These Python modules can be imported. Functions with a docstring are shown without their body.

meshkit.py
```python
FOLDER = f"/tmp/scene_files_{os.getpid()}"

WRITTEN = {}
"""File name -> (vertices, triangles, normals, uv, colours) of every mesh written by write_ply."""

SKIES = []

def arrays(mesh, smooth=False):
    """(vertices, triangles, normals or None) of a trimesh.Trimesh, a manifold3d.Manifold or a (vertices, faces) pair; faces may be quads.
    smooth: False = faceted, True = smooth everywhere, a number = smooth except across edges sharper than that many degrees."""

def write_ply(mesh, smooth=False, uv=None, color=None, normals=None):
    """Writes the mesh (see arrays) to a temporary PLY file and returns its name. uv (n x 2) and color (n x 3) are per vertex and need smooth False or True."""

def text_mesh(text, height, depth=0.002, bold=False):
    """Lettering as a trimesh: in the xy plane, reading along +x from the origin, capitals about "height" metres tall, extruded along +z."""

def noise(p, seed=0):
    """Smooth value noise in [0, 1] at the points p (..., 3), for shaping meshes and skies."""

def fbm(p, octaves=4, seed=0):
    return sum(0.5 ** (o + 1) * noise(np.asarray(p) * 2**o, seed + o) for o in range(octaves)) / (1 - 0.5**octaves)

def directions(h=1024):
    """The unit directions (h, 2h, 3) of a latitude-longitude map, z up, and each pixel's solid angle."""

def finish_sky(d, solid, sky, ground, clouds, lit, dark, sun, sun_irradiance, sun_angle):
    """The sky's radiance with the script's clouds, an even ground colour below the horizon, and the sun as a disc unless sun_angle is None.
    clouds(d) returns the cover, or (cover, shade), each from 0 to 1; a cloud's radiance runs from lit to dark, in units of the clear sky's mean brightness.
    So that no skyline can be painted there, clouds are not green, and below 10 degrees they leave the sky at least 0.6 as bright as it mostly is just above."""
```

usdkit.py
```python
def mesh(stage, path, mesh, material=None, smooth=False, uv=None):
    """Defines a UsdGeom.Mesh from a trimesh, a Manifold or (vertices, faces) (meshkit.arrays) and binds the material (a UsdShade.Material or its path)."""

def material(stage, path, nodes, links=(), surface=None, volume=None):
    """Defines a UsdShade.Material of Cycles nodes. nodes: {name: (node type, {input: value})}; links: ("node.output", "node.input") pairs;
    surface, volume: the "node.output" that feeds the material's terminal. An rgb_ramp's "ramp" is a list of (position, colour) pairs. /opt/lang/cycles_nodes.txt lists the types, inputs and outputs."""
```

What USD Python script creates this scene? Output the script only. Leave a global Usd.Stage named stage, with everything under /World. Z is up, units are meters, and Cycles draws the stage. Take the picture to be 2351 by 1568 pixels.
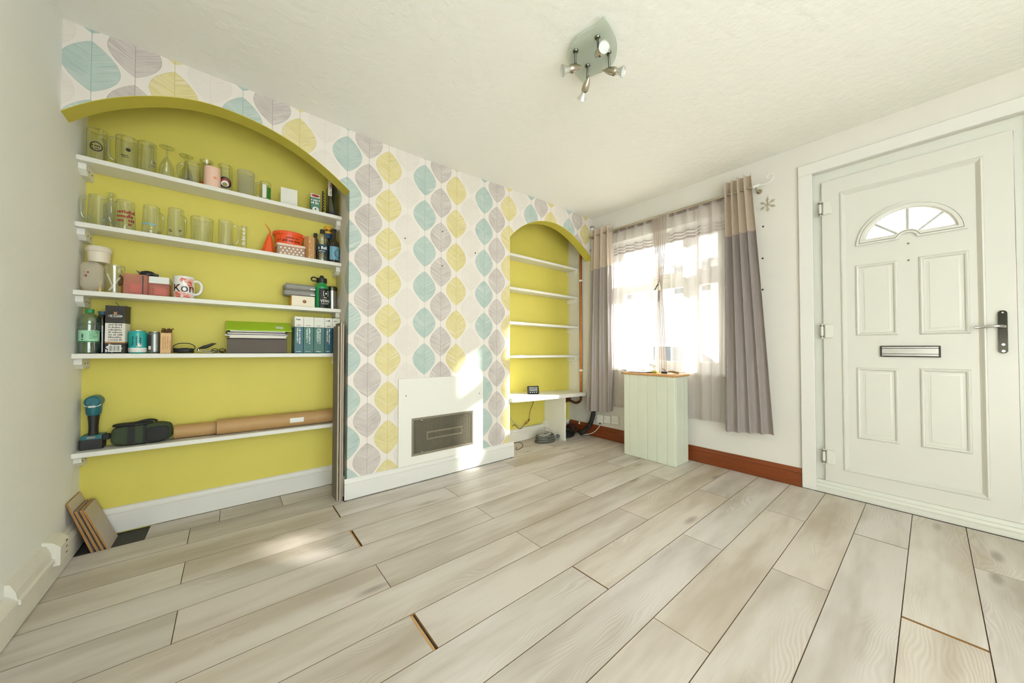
import math, random
import numpy as np
import trimesh, usdkit, meshkit
from pxr import Usd, UsdGeom, UsdLux, UsdShade, Gf, Sdf
from shapely.geometry import Polygon, Point, LineString, box as sbox
from shapely.ops import unary_union

stage = Usd.Stage.CreateInMemory()
UsdGeom.Xform.Define(stage, '/World')
UsdGeom.Scope.Define(stage, '/World/Looks')

# ---------------------------------------------------------------- camera, sky, sun, exposure
def set_camera():
    yaw, pit, rol = math.radians(39.35), math.radians(1.01), math.radians(0.04)
    f = np.array([math.sin(yaw) * math.cos(pit), math.cos(yaw) * math.cos(pit), math.sin(pit)])
    r = np.array([math.cos(yaw), -math.sin(yaw), 0])
    u = np.cross(r, f)
    r, u = math.cos(rol) * r + math.sin(rol) * u, -math.sin(rol) * r + math.cos(rol) * u
    m = Gf.Matrix4d(*r, 0, *u, 0, *(-f), 0, 0, 0, 0.99, 1)
    cam = UsdGeom.Camera.Define(stage, '/World/Camera')
    cam.AddTransformOp().Set(m)
    cam.CreateHorizontalApertureAttr(36.0)
    cam.CreateFocalLengthAttr(36.0 * 788 / 2351)
    cam.CreateClippingRangeAttr((0.02, 500))
    cam.CreateExposureAttr(EXPOSURE)

EXPOSURE = -1.54
SKY = 6.0
SUN = 26.0
set_camera()
sky = UsdLux.DomeLight.Define(stage, '/World/Sky')
sky.CreateIntensityAttr(SKY); sky.CreateColorAttr(Gf.Vec3f(0.88, 0.94, 1.0))
sun = UsdLux.DistantLight.Define(stage, '/World/Sun')
sun.CreateIntensityAttr(SUN); sun.CreateNormalizeAttr(True); sun.CreateAngleAttr(1.7); sun.CreateColorAttr(Gf.Vec3f(1.0, 0.965, 0.92))
def aim(light, d):                                                   # light shines along d
    d = np.array(d, float) / np.linalg.norm(d); z = -d
    x = np.cross([0, 0, 1], z); x /= np.linalg.norm(x); y = np.cross(z, x)
    UsdGeom.Xformable(light).AddTransformOp().Set(Gf.Matrix4d(*x, 0, *y, 0, *z, 0, 0, 0, 0, 1))
aim(sun, (-1, 0.65, -0.60))

# ---------------------------------------------------------------- materials
def C(h):
    if not isinstance(h, str):
        return np.array(h, float)
    c = np.array([int(h[i:i + 2], 16) for i in (1, 3, 5)]) / 255
    return np.where(c <= 0.04045, c / 12.92, ((c + 0.055) / 1.055) ** 2.4)

class V:
    def __init__(s, g, o): s.g, s.o = g, o
    def __add__(s, b): return s.g.m('add', s, b)
    def __radd__(s, b): return s.g.m('add', b, s)
    def __sub__(s, b): return s.g.m('subtract', s, b)
    def __rsub__(s, b): return s.g.m('subtract', b, s)
    def __mul__(s, b): return s.g.m('multiply', s, b)
    def __rmul__(s, b): return s.g.m('multiply', b, s)
    def __truediv__(s, b): return s.g.m('divide', s, b)
    def f(s, t, b=None): return s.g.m(t, s, b)

class G:
    def __init__(s): s.n, s.l = {}, []
    def node(s, kind, out, **k):
        nm, ins = 'n%d' % len(s.n), {}
        for a, b in k.items():
            if isinstance(b, V): s.l.append((b.o, nm + '.' + a))
            elif b is not None: ins[a] = b
        s.n[nm] = (kind, ins)
        return V(s, nm + '.' + out)
    def m(s, t, a, b=None): return s.node('math', 'value', math_type=t, value1=a, value2=b)
    def pos(s): return s.node('geometry', 'position')
    def xyz(s, v):
        n = s.node('separate_xyz', 'x', vector=v); k = n.o.split('.')[0]
        return n, V(s, k + '.y'), V(s, k + '.z')
    def vec(s, x, y, z): return s.node('combine_xyz', 'vector', x=x, y=y, z=z)
    def noise(s, v, scale, detail=2.0, rough=.5, dist=0.0):
        return s.node('noise_texture', 'fac', vector=v, scale=float(scale), detail=float(detail), roughness=rough, distortion=float(dist))
    def mix(s, fac, a, b, t='mix'):
        return s.node('mix', 'color', mix_type=t, fac=fac, color1=a, color2=b)
    def step(s, v, a, b):                                            # smooth 0..1 between a and b
        return s.node('map_range', 'result', range_type='smoothstep', value=v, from_min=float(a), from_max=float(b), to_min=0.0, to_max=1.0, clamp=True)
    def scaled(s, v, sc): return s.node('mapping', 'vector', vector=v, scale=sc)
    def bump(s, h, strength, dist): return s.node('bump', 'normal', height=h, strength=float(strength), distance=float(dist))
    def pbr(s, **k): return s.node('principled_bsdf', 'BSDF', **k)
    def make(s, name, out):
        MAT[name] = usdkit.material(stage, '/World/Looks/' + name, s.n, s.l, surface=out.o)

MAT = {}
def pbr(name, c, rough=.5, metal=0.0, var=0.0, vs=6, bump=0.0, bs=80, bd=.002, stretch=None, **k):
    g = G(); col = C(c); args = dict(roughness=float(rough), metallic=float(metal), base_color=col, **k)
    P = g.pos()
    if stretch: P = g.scaled(P, stretch)
    if var: args['base_color'] = g.mix(g.noise(P, vs, 4, .6), col * (1 - var), np.minimum(col * (1 + var), .95))
    if bump: args['normal'] = g.bump(g.noise(P, bs, 3), bump, bd)
    g.make(name, g.pbr(**args))

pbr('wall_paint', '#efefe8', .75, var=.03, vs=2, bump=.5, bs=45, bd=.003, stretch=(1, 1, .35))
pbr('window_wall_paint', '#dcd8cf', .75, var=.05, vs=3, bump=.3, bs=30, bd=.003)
pbr('ceiling_paint', '#f3f1e9', .8, var=.015, vs=1.5, bump=.7, bs=26, bd=.006)
pbr('yellow_paint', '#d6c95c', .6, var=.05, vs=5, bump=.25, bs=90)
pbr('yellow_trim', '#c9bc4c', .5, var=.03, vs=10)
pbr('white_gloss', '#dfddd6', .35, var=.02, vs=6)
pbr('white_old', '#e0dccf', .45, var=.06, vs=14, bump=.3, bs=60)
pbr('white_board', '#e9e7dd', .4)
pbr('door_white', '#d4d2c9', .32)
pbr('upvc', '#d8d8ce', .3)
pbr('brown_wood', '#7a3a17', .3, var=.35, vs=5, stretch=(1, .7, 9))
pbr('pine', '#c8935a', .4, var=.2, vs=6, stretch=(6, .7, 6))
pbr('mint_paint', '#d3d7c5', .45, var=.02, vs=8)
pbr('underlay', '#3e3d3a', .8, var=.1)
pbr('hdf', '#a87a42', .8, var=.15, vs=60)
pbr('hdf_bright', '#c49a62', .7, var=.1, vs=50)
pbr('chrome', '#c9c9c9', .12, 1.0)
pbr('dark_chrome', '#6d6d64', .25, 1.0)
pbr('handle_metal', '#35342f', .14, 1.0)
pbr('satin_nickel', '#b8ae9c', .3, 1.0)
pbr('aluminium', '#bdbdba', .3, 1.0)
pbr('steel_screw', '#8b877c', .35, 1.0)
pbr('copper', '#a5683f', .22, 1.0, var=.3, vs=30)
pbr('dull_copper', '#7a5232', .45, .8, var=.3, vs=30)
pbr('black_plastic', '#1b1b1a', .4)
pbr('black_rubber', '#1e1e1c', .6, bump=.4, bs=200)
pbr('white_plastic', '#e6e6de', .35)
pbr('grey_cable', '#a9a79a', .5)
pbr('dark_grey_coil', '#55564f', .5)
pbr('curtain_grey', '#988d88', .42, var=.08, vs=40, stretch=(1, 1, .2), sheen_weight=.3, bump=.3, bs=25, bd=.004)
pbr('curtain_band', '#bfae9a', .38, var=.06, vs=50, sheen_weight=.3)
pbr('grille_metal', '#8f8875', .4, .5)
pbr('grille_dark', '#3a3732', .7)
pbr('outside_brick', '#cbaa9a', .8, var=.15, vs=3)
pbr('outside_render', '#d8d4c8', .8)
pbr('roof_slate', '#b4b3b4', .7, var=.1)
pbr('asphalt', '#a9a8aa', .9, var=.08)
pbr('pavement', '#a9a69e', .9, var=.05)
pbr('car_paint', '#d8dadc', .2, coat_weight=.6)
pbr('car_glass', '#2a3034', .08)
pbr('tyre', '#222222', .8)

pbr('oak_face_a', '#c0b5a5', .5, var=.15, vs=10, stretch=(8, 8, .6)); pbr('oak_face_b', '#b3a595', .5, var=.18, vs=10, stretch=(8, 8, .6))
pbr('hdf_grey', '#b3a48c', .7, var=.1, vs=40); pbr('backing_grey', '#6f665c', .7)
pbr('black_gloss', '#141416', .2); pbr('screen_grey', '#7d8078', .2); pbr('snow_metal', '#b3a98c', .4, .4); pbr('foot_green', '#a8a843', .5)
pbr('wood_handle', '#8f7350', .45); pbr('plate_inner', '#e6e8e0', .5); pbr('bulb_shell', '#dcdad2', .2, .6); pbr('bulb_face', '#c9cdca', .35)

def glassy(name, tint, fac0, fac1, rough=.03, gloss=(1, 1, 1), edge=None):
    g = G(); lw = g.node('layer_weight', 'facing', blend=.35)
    f = lw * (fac1 - fac0) + fac0
    tc = g.mix(g.step(lw, .45, .95), C(tint), C(edge)) if edge else C(tint)
    g.make(name, g.node('mix_closure', 'closure', fac=f, closure1=g.node('transparent_bsdf', 'BSDF', color=tc), closure2=g.node('glossy_bsdf', 'BSDF', color=np.array(gloss, float), roughness=rough)))
glassy('window_glass', '#fbfdfc', .03, .25)
glassy('glassware', '#f6f8f0', .09, .55, .02, edge='#a3a792')
glassy('clear_plastic', '#f4f5f0', .12, .5, .10, edge='#b5b4a4')
glassy('dark_glass', '#8e967e', .08, .5, edge='#2c3022')
glassy('brown_glass', '#3a1f12', .06, .4)
glassy('aqua_plastic', '#d8e8e2', .10, .5, edge='#7f9b93')
pbr('green_plastic', '#1c8f4c', .3, coat_weight=.4)

def frosted(name, c, clear, through=.5):                               # misty glass or sheer cloth
    g = G(); col = C(c)
    d = g.node('mix_closure', 'closure', fac=through, closure1=g.node('diffuse_bsdf', 'BSDF', color=col), closure2=g.node('translucent_bsdf', 'BSDF', color=col))
    g.make(name, g.node('mix_closure', 'closure', fac=clear, closure1=d, closure2=g.node('transparent_bsdf', 'BSDF', color=(1, 1, 1))))
frosted('net_cloth', '#ece6e3', .44, .68)
frosted('net_gather', '#c9bcb2', .22)
frosted('net_band', '#a99a95', .25)
frosted('frosted_glass', '#e2e3d3', .5, .6)
frosted('door_glass', '#f2f4f2', .55)
frosted('misty_plastic', '#f3ecdf', .45, .4)
frosted('pink_plastic', '#f0aaa0', .42)
frosted('plate_glass', '#dde4d8', .35)

def oak(name, seed, light, dark):
    g = G(); P = g.pos(); x, y, z = g.xyz(P)
    xs = x + seed * 3.17
    broad = g.noise(g.vec(xs * 1.1, y * 6.0, seed), 1.0, 3, .6)
    warp = g.noise(g.vec(xs * 1.6, y * 4.5, seed + 9), 1.0, 2, .5)
    ring = ((y + (warp - .5) * .30) * 640.0).f('sine') * .5 + .5
    where = g.step(g.noise(g.vec(xs * .9, y * 3.0, seed + 4), 1.0, 1), .45, .70)
    fine = g.noise(g.vec(xs * 7.0, y * 210.0, seed), 1.0, 3, .7)
    vo = g.node('voronoi_texture', 'distance', vector=g.vec(xs * 1.5, y * 5.2, seed), scale=1.0)
    knot = 1.0 - g.step(vo + (fine - .5) * .05, .03, .15)
    c = g.mix(g.step(broad, .36, .70), C(light), C(dark))
    c = g.mix(ring * where * .36, c, C('#9b8c78'))
    c = g.mix(g.step(fine, .50, .85) * .33, c, C('#9c9080'))
    c = g.mix(knot * .62, c, C('#77695a'))
    nx, ny, nz = g.xyz(g.node('geometry', 'true_normal'))
    c = g.mix(g.step(nz, .80, .95), C('#6f6353'), c)
    c = g.mix(g.step(nz, .2, .4), C('#a5763e'), c)
    g.make(name, g.pbr(base_color=c, roughness=.42, normal=g.bump(fine, .12, .0008)))
OAKS = ['oak_%s' % s for s in 'abcdef']
for i, (l, d) in enumerate((('#d3cac1', '#b3a798'), ('#cec6be', '#aaa094'), ('#d7cfc6', '#bcb1a2'), ('#ccc3b9', '#a99d8c'), ('#d4cdc6', '#b1a799'), ('#d1c7bb', '#b0a390'))):
    oak(OAKS[i], i + 1.0, l, d)

def leaf_paper():                                                    # printed leaf wallpaper, pattern in metres along the wall and up it
    g = G(); P = g.pos(); x, y, z = g.xyz(P)
    u = x - (y - 2.42)
    pitch, pv, hl = .1364, .2715, .235
    paper = C('#e6ded5')
    col = g.mix(g.noise(P, 3, 2), paper * .97, paper)
    fibre = g.noise(g.vec(u * 30.0, 0.0, z * 200.0), 1.0, 2)
    for cls in (1, 0):
        a = (u + .508 - cls * pitch) / (2 * pitch)
        k = (a + .5).f('floor')
        du = (a - k) * (2 * pitch)
        ad = du.f('absolute')
        b = ((2.3935 - cls * .137) - (u + .5) * .0085 - z) / pv
        row = b.f('floor')
        t = (b - row) * (pv / hl)
        w = (t.f('minimum', 1.0) * math.pi).f('sine').f('maximum', 0.0).f('power', .82) * .0905
        inside = g.step(w - ad, 0, .0012)
        edge = inside * (1.0 - g.step(w - ad, .0012, .0032))
        par = k - (k / 2.0).f('floor') * 2.0
        fac2 = g.step(par, .4, .6)
        if cls == 0:
            leaf = g.mix(fac2, C('#b8c5bd'), C('#dacd98')); ink = g.mix(fac2, C('#82a099'), C('#b6a762'))
        else:
            leaf = g.mix(fac2, C('#cbc2bb'), C('#e0d9cf')); ink = g.mix(fac2, C('#918781'), C('#d3cbc0'))
        s = z - ad * .55
        cell = k * 3.7 + row * 1.9 + cls * .7
        side = g.step(du, -.0001, .0001)
        h1 = g.noise(g.vec(s * 210.0, ad * 9.0, cell + side * 5.0), 1.0, 2, .6)
        h2 = g.noise(g.vec(s * 70.0, ad * 4.0, cell + side * 8.0 + 30.0), 1.0, 1)
        wash = g.noise(g.vec(u * 9.0, cell, z * 9.0), 1.0, 2)
        hatch = g.step(h1, .52, .66)
        pale = g.step(h2, .58, .70)
        lc = g.mix(hatch * .45, leaf, ink)
        lc = g.mix(pale * .38, lc, paper)
        lc = g.mix(g.step(wash, .35, .75) * .25, lc, ink)
        col = g.mix(inside, col, lc)
        stem = 1.0 - g.step(ad, .0007, .0017)
        col = g.mix((edge * .75).f('maximum', stem * .8), col, ink)
    g.make('leaf_paper', g.pbr(base_color=col, roughness=.6, normal=g.bump(fibre, .1, .0008)))
leaf_paper()

# ---------------------------------------------------------------- mesh helpers
class MB:
    def __init__(s): s.v, s.f, s.n = [], [], 0
    def add(s, v, f=None):
        if f is None:
            v, f = np.asarray(v.vertices), np.asarray(v.faces)
        v = np.asarray(v, float).reshape(-1, 3)
        s.v.append(v); s.f.append(np.asarray(f, int) + s.n); s.n += len(v)
        return s
    def mesh(s): return trimesh.Trimesh(np.vstack(s.v), np.vstack(s.f), process=False)
    def box(s, *a, **k): return s.add(cbox(*a, **k))
    def tube(s, *a, **k): return s.add(*tube(*a, **k))
    def lathe(s, *a, **k): return s.add(*lathe(*a, **k))

def cbox(x0, x1, y0, y1, z0, z1, b=0.0):
    if b <= 0:
        m = trimesh.creation.box([x1 - x0, y1 - y0, z1 - z0]); m.apply_translation([(x0 + x1) / 2, (y0 + y1) / 2, (z0 + z1) / 2]); return m
    pts = []
    for sx in (0, 1):
        for sy in (0, 1):
            for sz in (0, 1):
                for ax in range(3):
                    p = [(x0, x1)[sx], (y0, y1)[sy], (z0, z1)[sz]]
                    for j, (lo, s_) in enumerate(((sx, 0), (sy, 1), (sz, 2))):
                        if j != ax: p[j] += b if lo == 0 else -b
                    pts.append(p)
    return trimesh.convex.convex_hull(np.array(pts))

def lathe(prof, seg=28, c=(0, 0, 0), sx=1.0, sy=1.0):
    prof = np.array(prof, float); n = len(prof); a = np.arange(seg) * 2 * np.pi / seg
    v = np.zeros((n, seg, 3))
    v[:, :, 0] = prof[:, :1] * np.cos(a) * sx; v[:, :, 1] = prof[:, :1] * np.sin(a) * sy; v[:, :, 2] = prof[:, 1:2]
    f = []
    for i in range(n - 1):
        for j in range(seg):
            p, q = i * seg + j, i * seg + (j + 1) % seg
            r, t = p + seg, q + seg
            if prof[i, 0] > 1e-6: f.append([p, q, r])
            if prof[i + 1, 0] > 1e-6: f.append([q, t, r])
    return v.reshape(-1, 3) + np.array(c), np.array(f)

def tube(pts, r, seg=8, closed=False):
    pts = np.array(pts, float); n = len(pts); r = np.broadcast_to(r, n)
    if closed: t = np.roll(pts, -1, 0) - np.roll(pts, 1, 0)
    else: t = np.gradient(pts, axis=0)
    t /= np.maximum(np.linalg.norm(t, axis=1, keepdims=True), 1e-9)
    u = np.cross(t[0], [0, 0, 1] if abs(t[0][2]) < .9 else [1, 0, 0]); u /= np.linalg.norm(u)
    a = np.arange(seg) * 2 * np.pi / seg; V_, F_ = [], []
    for i in range(n):
        u = u - t[i] * (u @ t[i]); u /= np.linalg.norm(u); w = np.cross(t[i], u)
        V_.append(pts[i] + r[i] * (np.cos(a)[:, None] * u + np.sin(a)[:, None] * w))
    for i in range(n if closed else n - 1):
        k = (i + 1) % n
        for j in range(seg):
            p, q = i * seg + j, i * seg + (j + 1) % seg
            F_ += [[p, q, k * seg + j], [q, k * seg + (j + 1) % seg, k * seg + j]]
    v = np.vstack(V_)
    if not closed:
        for i, o in ((0, 1), (n - 1, 0)):
            c = len(v); v = np.vstack([v, pts[i]])
            for j in range(seg):
                p, q = i * seg + j, i * seg + (j + 1) % seg
                F_.append([c, q, p] if o else [c, p, q])
    return v, np.array(F_)

def curve(pts, n=24):                                                # smooth line through points
    from scipy.interpolate import CubicSpline
    pts = np.array(pts, float); d = np.r_[0, np.cumsum(np.linalg.norm(np.diff(pts, axis=0), axis=1))]
    return CubicSpline(d, pts)(np.linspace(0, d[-1], n))

def polys(p): return [g for g in getattr(p, 'geoms', [p]) if g.geom_type == 'Polygon' and g.area > 1e-9]
def prism(poly, h0, h1, axis='z'):                                   # polygon (x,y) for z, (x,z) for y, (y,z) for x
    poly = poly if hasattr(poly, 'geom_type') else Polygon(poly)
    out = MB()
    for g in polys(poly.buffer(0)):
        m = trimesh.creation.extrude_polygon(g, abs(h1 - h0), engine='earcut'); v = np.array(m.vertices); f = np.array(m.faces)
        lo = min(h0, h1)
        if axis == 'z': v = np.c_[v[:, 0], v[:, 1], v[:, 2] + lo]
        elif axis == 'y': v = np.c_[v[:, 0], (max(h0, h1) - v[:, 2]), v[:, 1]]
        else: v = np.c_[v[:, 2] + lo, v[:, 0], v[:, 1]]
        out.add(v, f)
    return out.mesh()

def rot(m, deg, axis=(0, 0, 1), at=(0, 0, 0)):
    m = m.mesh() if isinstance(m, MB) else m.copy()
    m.apply_transform(trimesh.transformations.rotation_matrix(math.radians(deg), axis, at)); return m
def mv(m, d):
    m = m.mesh() if isinstance(m, MB) else m.copy()
    m.apply_translation(d); return m
def bent(m, r, a0=0.0):                                              # lettering (x, y, z out) bent round an upright cylinder, facing -Y at a0 = 0
    m = m.mesh() if isinstance(m, MB) else m.copy()
    v = np.array(m.vertices); a = v[:, 0] / r + a0; R_ = r + v[:, 2]
    m.vertices = np.c_[R_ * np.sin(a), -R_ * np.cos(a), v[:, 1]]; return m
def facing(m):                                                       # lettering (x, y, z out) stood upright, facing -Y
    m = m.mesh() if isinstance(m, MB) else m.copy()
    v = np.array(m.vertices); m.vertices = np.c_[v[:, 0], -v[:, 2], v[:, 1]]; return m
def patch(w, h, d=.0006, n=12, x0=0.0, y0=0.0):                      # thin label sheet, subdivided along x so that it can be bent
    b = MB(); xs = np.linspace(x0, x0 + w, n + 1)
    for i in range(n): b.box(xs[i], xs[i + 1], y0, y0 + h, 0, d)
    return b
def scribble(w, h, seed, d=.0008, line=1, gap=1.6, fill=1.0):        # rows of small print too blurred to read
    r = random.Random(seed); b = MB(); 
    for k in range(line):
        x = 0.0; y = -k * h * gap
        lim = w * (1 - .35 * r.random() * (k == line - 1)) * fill
        while x < lim:
            lw = h * r.uniform(.25, .6)
            b.box(x, x + lw, y, y + h * r.choice((.7, .7, 1.0)), 0, d); x += lw + h * r.choice((.18, .18, .2, .6))
    return b

# ---------------------------------------------------------------- prims
taken = {}
def numbered(parent, name):
    k = taken.get((parent, name), 0); taken[(parent, name)] = k + 1
    return parent + '/' + (name if k == 0 else '%s_%03d' % (name, k))
def obj(name, m, mat, parent=None, smooth=30, label=None):
    path = numbered(str(parent.GetPath()) if parent else '/World', name)
    m = m.mesh() if isinstance(m, MB) else (trimesh.Trimesh(m[0], m[1], process=False) if isinstance(m, tuple) else m)
    p = usdkit.mesh(stage, path, m, MAT[mat], smooth=smooth).GetPrim()
    if label: p.SetCustomDataByKey('label', label)
    return p
def tag(p, label=None, cat=None, group=None, kind=None):
    for k, v in (('label', label), ('category', cat), ('group', group), ('kind', kind)):
        if v: p.SetCustomDataByKey(k, v)
    return p
def thing(name, label, cat, loc=(0, 0, 0), rotz=0.0, group=None, kind=None, tilt=0.0):
    x = UsdGeom.Xform.Define(stage, numbered('/World', name))
    x.AddTranslateOp().Set(Gf.Vec3d(*map(float, loc)))
    if rotz: x.AddRotateZOp().Set(float(rotz))
    if tilt: x.AddRotateYOp().Set(float(tilt))
    return tag(x.GetPrim(), label, cat, group, kind)
def dup(src, label, loc, rotz=0.0, tilt=0.0):
    w = src.GetCustomData(); name = str(src.GetName())
    base = name[:-4] if name[-4:-3] == '_' and name[-3:].isdigit() else name
    x = UsdGeom.Xform.Define(stage, numbered('/World', base))
    p = x.GetPrim(); p.GetReferences().AddInternalReference(src.GetPath())
    x.ClearXformOpOrder()
    x.AddTranslateOp().Set(Gf.Vec3d(*map(float, loc)))
    if rotz: x.AddRotateZOp().Set(float(rotz))
    if tilt: x.AddRotateYOp().Set(float(tilt))
    p.SetInstanceable(True)
    return tag(p, label, w['category'], w.get('group'))

# ---------------------------------------------------------------- room shell
XL0, XA, XB, XW, YC, YA, ZC, YR = -.592, .596, 1.96, 3.17, 2.42, 2.78, 2.447, -1.75

floor = thing('floor', 'pale grey oak laminate plank floor', 'floor', kind='structure')
obj('underlay', cbox(-.70, 3.40, YR, 2.9, -.06, -.0085), 'underlay', floor, False, label='dark grey foam underlay showing in the corner')
blocked = unary_union([sbox(XA - .022, YC - .023, XB + .028, 3), sbox(-9, YR - 9, -.566, 9), sbox(3.143, YR - 9, 9, 9), sbox(-9, 2.765, 9, 9), sbox(-9, YR - 9, 9, YR + .01)])
rng = random.Random(4)
gaps = {(3, 1): .006, (7, 1): .0085, (13, 2): .005, (1, 1): .0022, (8, 2): .0016, (12, 3): .0016}
def plank(x0, x1, y0, y1, g0, g1, mat):
    y0, y1, x0, x1 = y0 + .0006, y1 - .0006, x0 + .0005 + g0, x1 - .0005 - g1
    area = sbox(x0, y0, x1, y1)
    if area.intersects(blocked):
        area = area.difference(blocked)
        if area.area < 2e-4: return
    c = .0010; m = MB()
    for q in polys(area):
        q = q.simplify(.0001); m.add(prism(q, -.0085, -c))
        top = np.array(q.buffer(-c, join_style=2).exterior.coords)[:-1]; bot = np.array(q.exterior.coords)[:-1]
        if len(top) == len(bot):                                     # bevelled edge strip
            n = len(bot); order = [int(np.argmin(((top - p) ** 2).sum(1))) for p in bot]
            v = np.vstack([np.c_[bot, np.full(n, -c)], np.c_[top[order], np.zeros(n)]])
            f = [[i, (i + 1) % n, n + i] for i in range(n)] + [[(i + 1) % n, n + (i + 1) % n, n + i] for i in range(n)]
            if Polygon(bot).exterior.is_ccw is False: f = [t[::-1] for t in f]
            m.add(v, f); m.add(prism(Polygon(top), -c, 0))
        else: m.add(prism(q, -c, 0))
    p = obj('plank', m, mat, floor, False)
    if g1 > .003: obj('tongue', cbox(x1 - .001, x1 + 1.15 * g1, y0 + .003, y1 - .001, -.0085, -.0035), 'hdf_bright', p, False)
ROW0, PW, PL = 2.578, .192, 1.333
last = None
for k in range(-1, 23):
    y1, y0 = ROW0 - k * PW, ROW0 - (k + 1) * PW
    if k == -1: cuts = [-.332, -.037, .266, XA]
    else:
        j = (-.158 if k % 2 == 0 else .503) + float(np.interp(k, [0, 4, 8, 10, 12, 14], [0, .016, .034, .037, .076, .1]))
        cuts = [-.60] + [j + PL * n for n in range(-1, 3) if -.55 < j + PL * n < 3.1] + [3.18]
    for i in range(len(cuts) - 1):
        mat = rng.choice([o for o in OAKS if o != last]); last = mat
        plank(cuts[i], cuts[i + 1], y0, y1, gaps.get((k, i), 0), gaps.get((k, i + 1), 0), mat)
    if k == -1:
        for a, b in ((XB, 2.50), (2.50, 3.18)): plank(a, b, y0, y1, 0, 0, rng.choice(OAKS))

cg = trimesh.creation.box([4.25, 4.80, .10]); cg = cg.subdivide().subdivide().subdivide().subdivide().subdivide(); cv = np.array(cg.vertices) + [1.325, .55, 0]
sag = .026 * np.exp(-((cv[:, 0] - 1.05) / .75) ** 2) * np.exp(-((cv[:, 1] - 2.42) / .45) ** 2)   # the old ceiling dips a little above the chimney breast
cv[:, 2] = np.where(cv[:, 2] < -.049, ZC - sag, ZC + .05 + cv[:, 2]); cg.vertices = cv
tag(obj('ceiling', cg, 'ceiling_paint', None, 40), kind='structure')
tag(obj('wall_left', cbox(-.80, XL0, YR, YA + .17, -.06, ZC), 'wall_paint', None, False), kind='structure')

def smooth_arc(pts, n=40):
    return curve(pts, n)
ARCH1 = smooth_arc([(XL0, 2.035), (-.53, 2.095), (-.453, 2.155), (-.328, 2.225), (-.236, 2.262), (-.121, 2.287), (.005, 2.288), (.142, 2.267), (.271, 2.226), (.41, 2.157), (XA, 2.026)])
ARCH2 = smooth_arc([(XB, 2.0), (2.007, 2.049), (2.141, 2.152), (2.341, 2.236), (2.557, 2.262), (2.792, 2.212), (2.971, 2.125), (3.10, 2.04), (XW, 1.985)])
far = thing('wall_far', 'leaf-papered chimney breast with an arched yellow alcove on each side', 'wall', kind='structure')
obj('chimney_breast', cbox(XA, XB, YC, YA, -.06, ZC), 'leaf_paper', far, False)
for arc, x0, x1 in ((ARCH1, XL0, XA), (ARCH2, XB, XW)):
    pts = [tuple(p) for p in arc] + [(x1, ZC), (x0, ZC)]
    obj('arch_panel', prism(pts, YC, YC + .10, 'y'), 'leaf_paper', far, False)
    inner = [(x, z - .003) for x, z in arc]
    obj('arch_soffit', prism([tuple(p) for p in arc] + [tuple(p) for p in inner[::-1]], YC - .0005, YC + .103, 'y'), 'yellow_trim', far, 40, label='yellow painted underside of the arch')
obj('alcove_back', cbox(XL0, XA, YA, YA + .15, -.06, ZC), 'yellow_paint', far, False, label='yellow painted back of the wide alcove')
obj('alcove_back', cbox(XB, XW, YA, YA + .15, -.06, ZC), 'yellow_paint', far, False, label='yellow painted back of the narrow alcove')
for x, z in ((.975, 1.786), (1.583, 1.785), (1.277, 1.90), (1.277, 1.63)):
    obj('wall_plug', lathe([(0, 0), (.005, 0), (.005, .003), (0, .003)], 10) if False else mv(rot(MB().lathe([(0, -.003), (.0045, -.003), (.0045, .003), (0, .003)], 10).mesh(), 90, (1, 0, 0)), (x, YC, z)), 'black_plastic', far)

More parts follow.
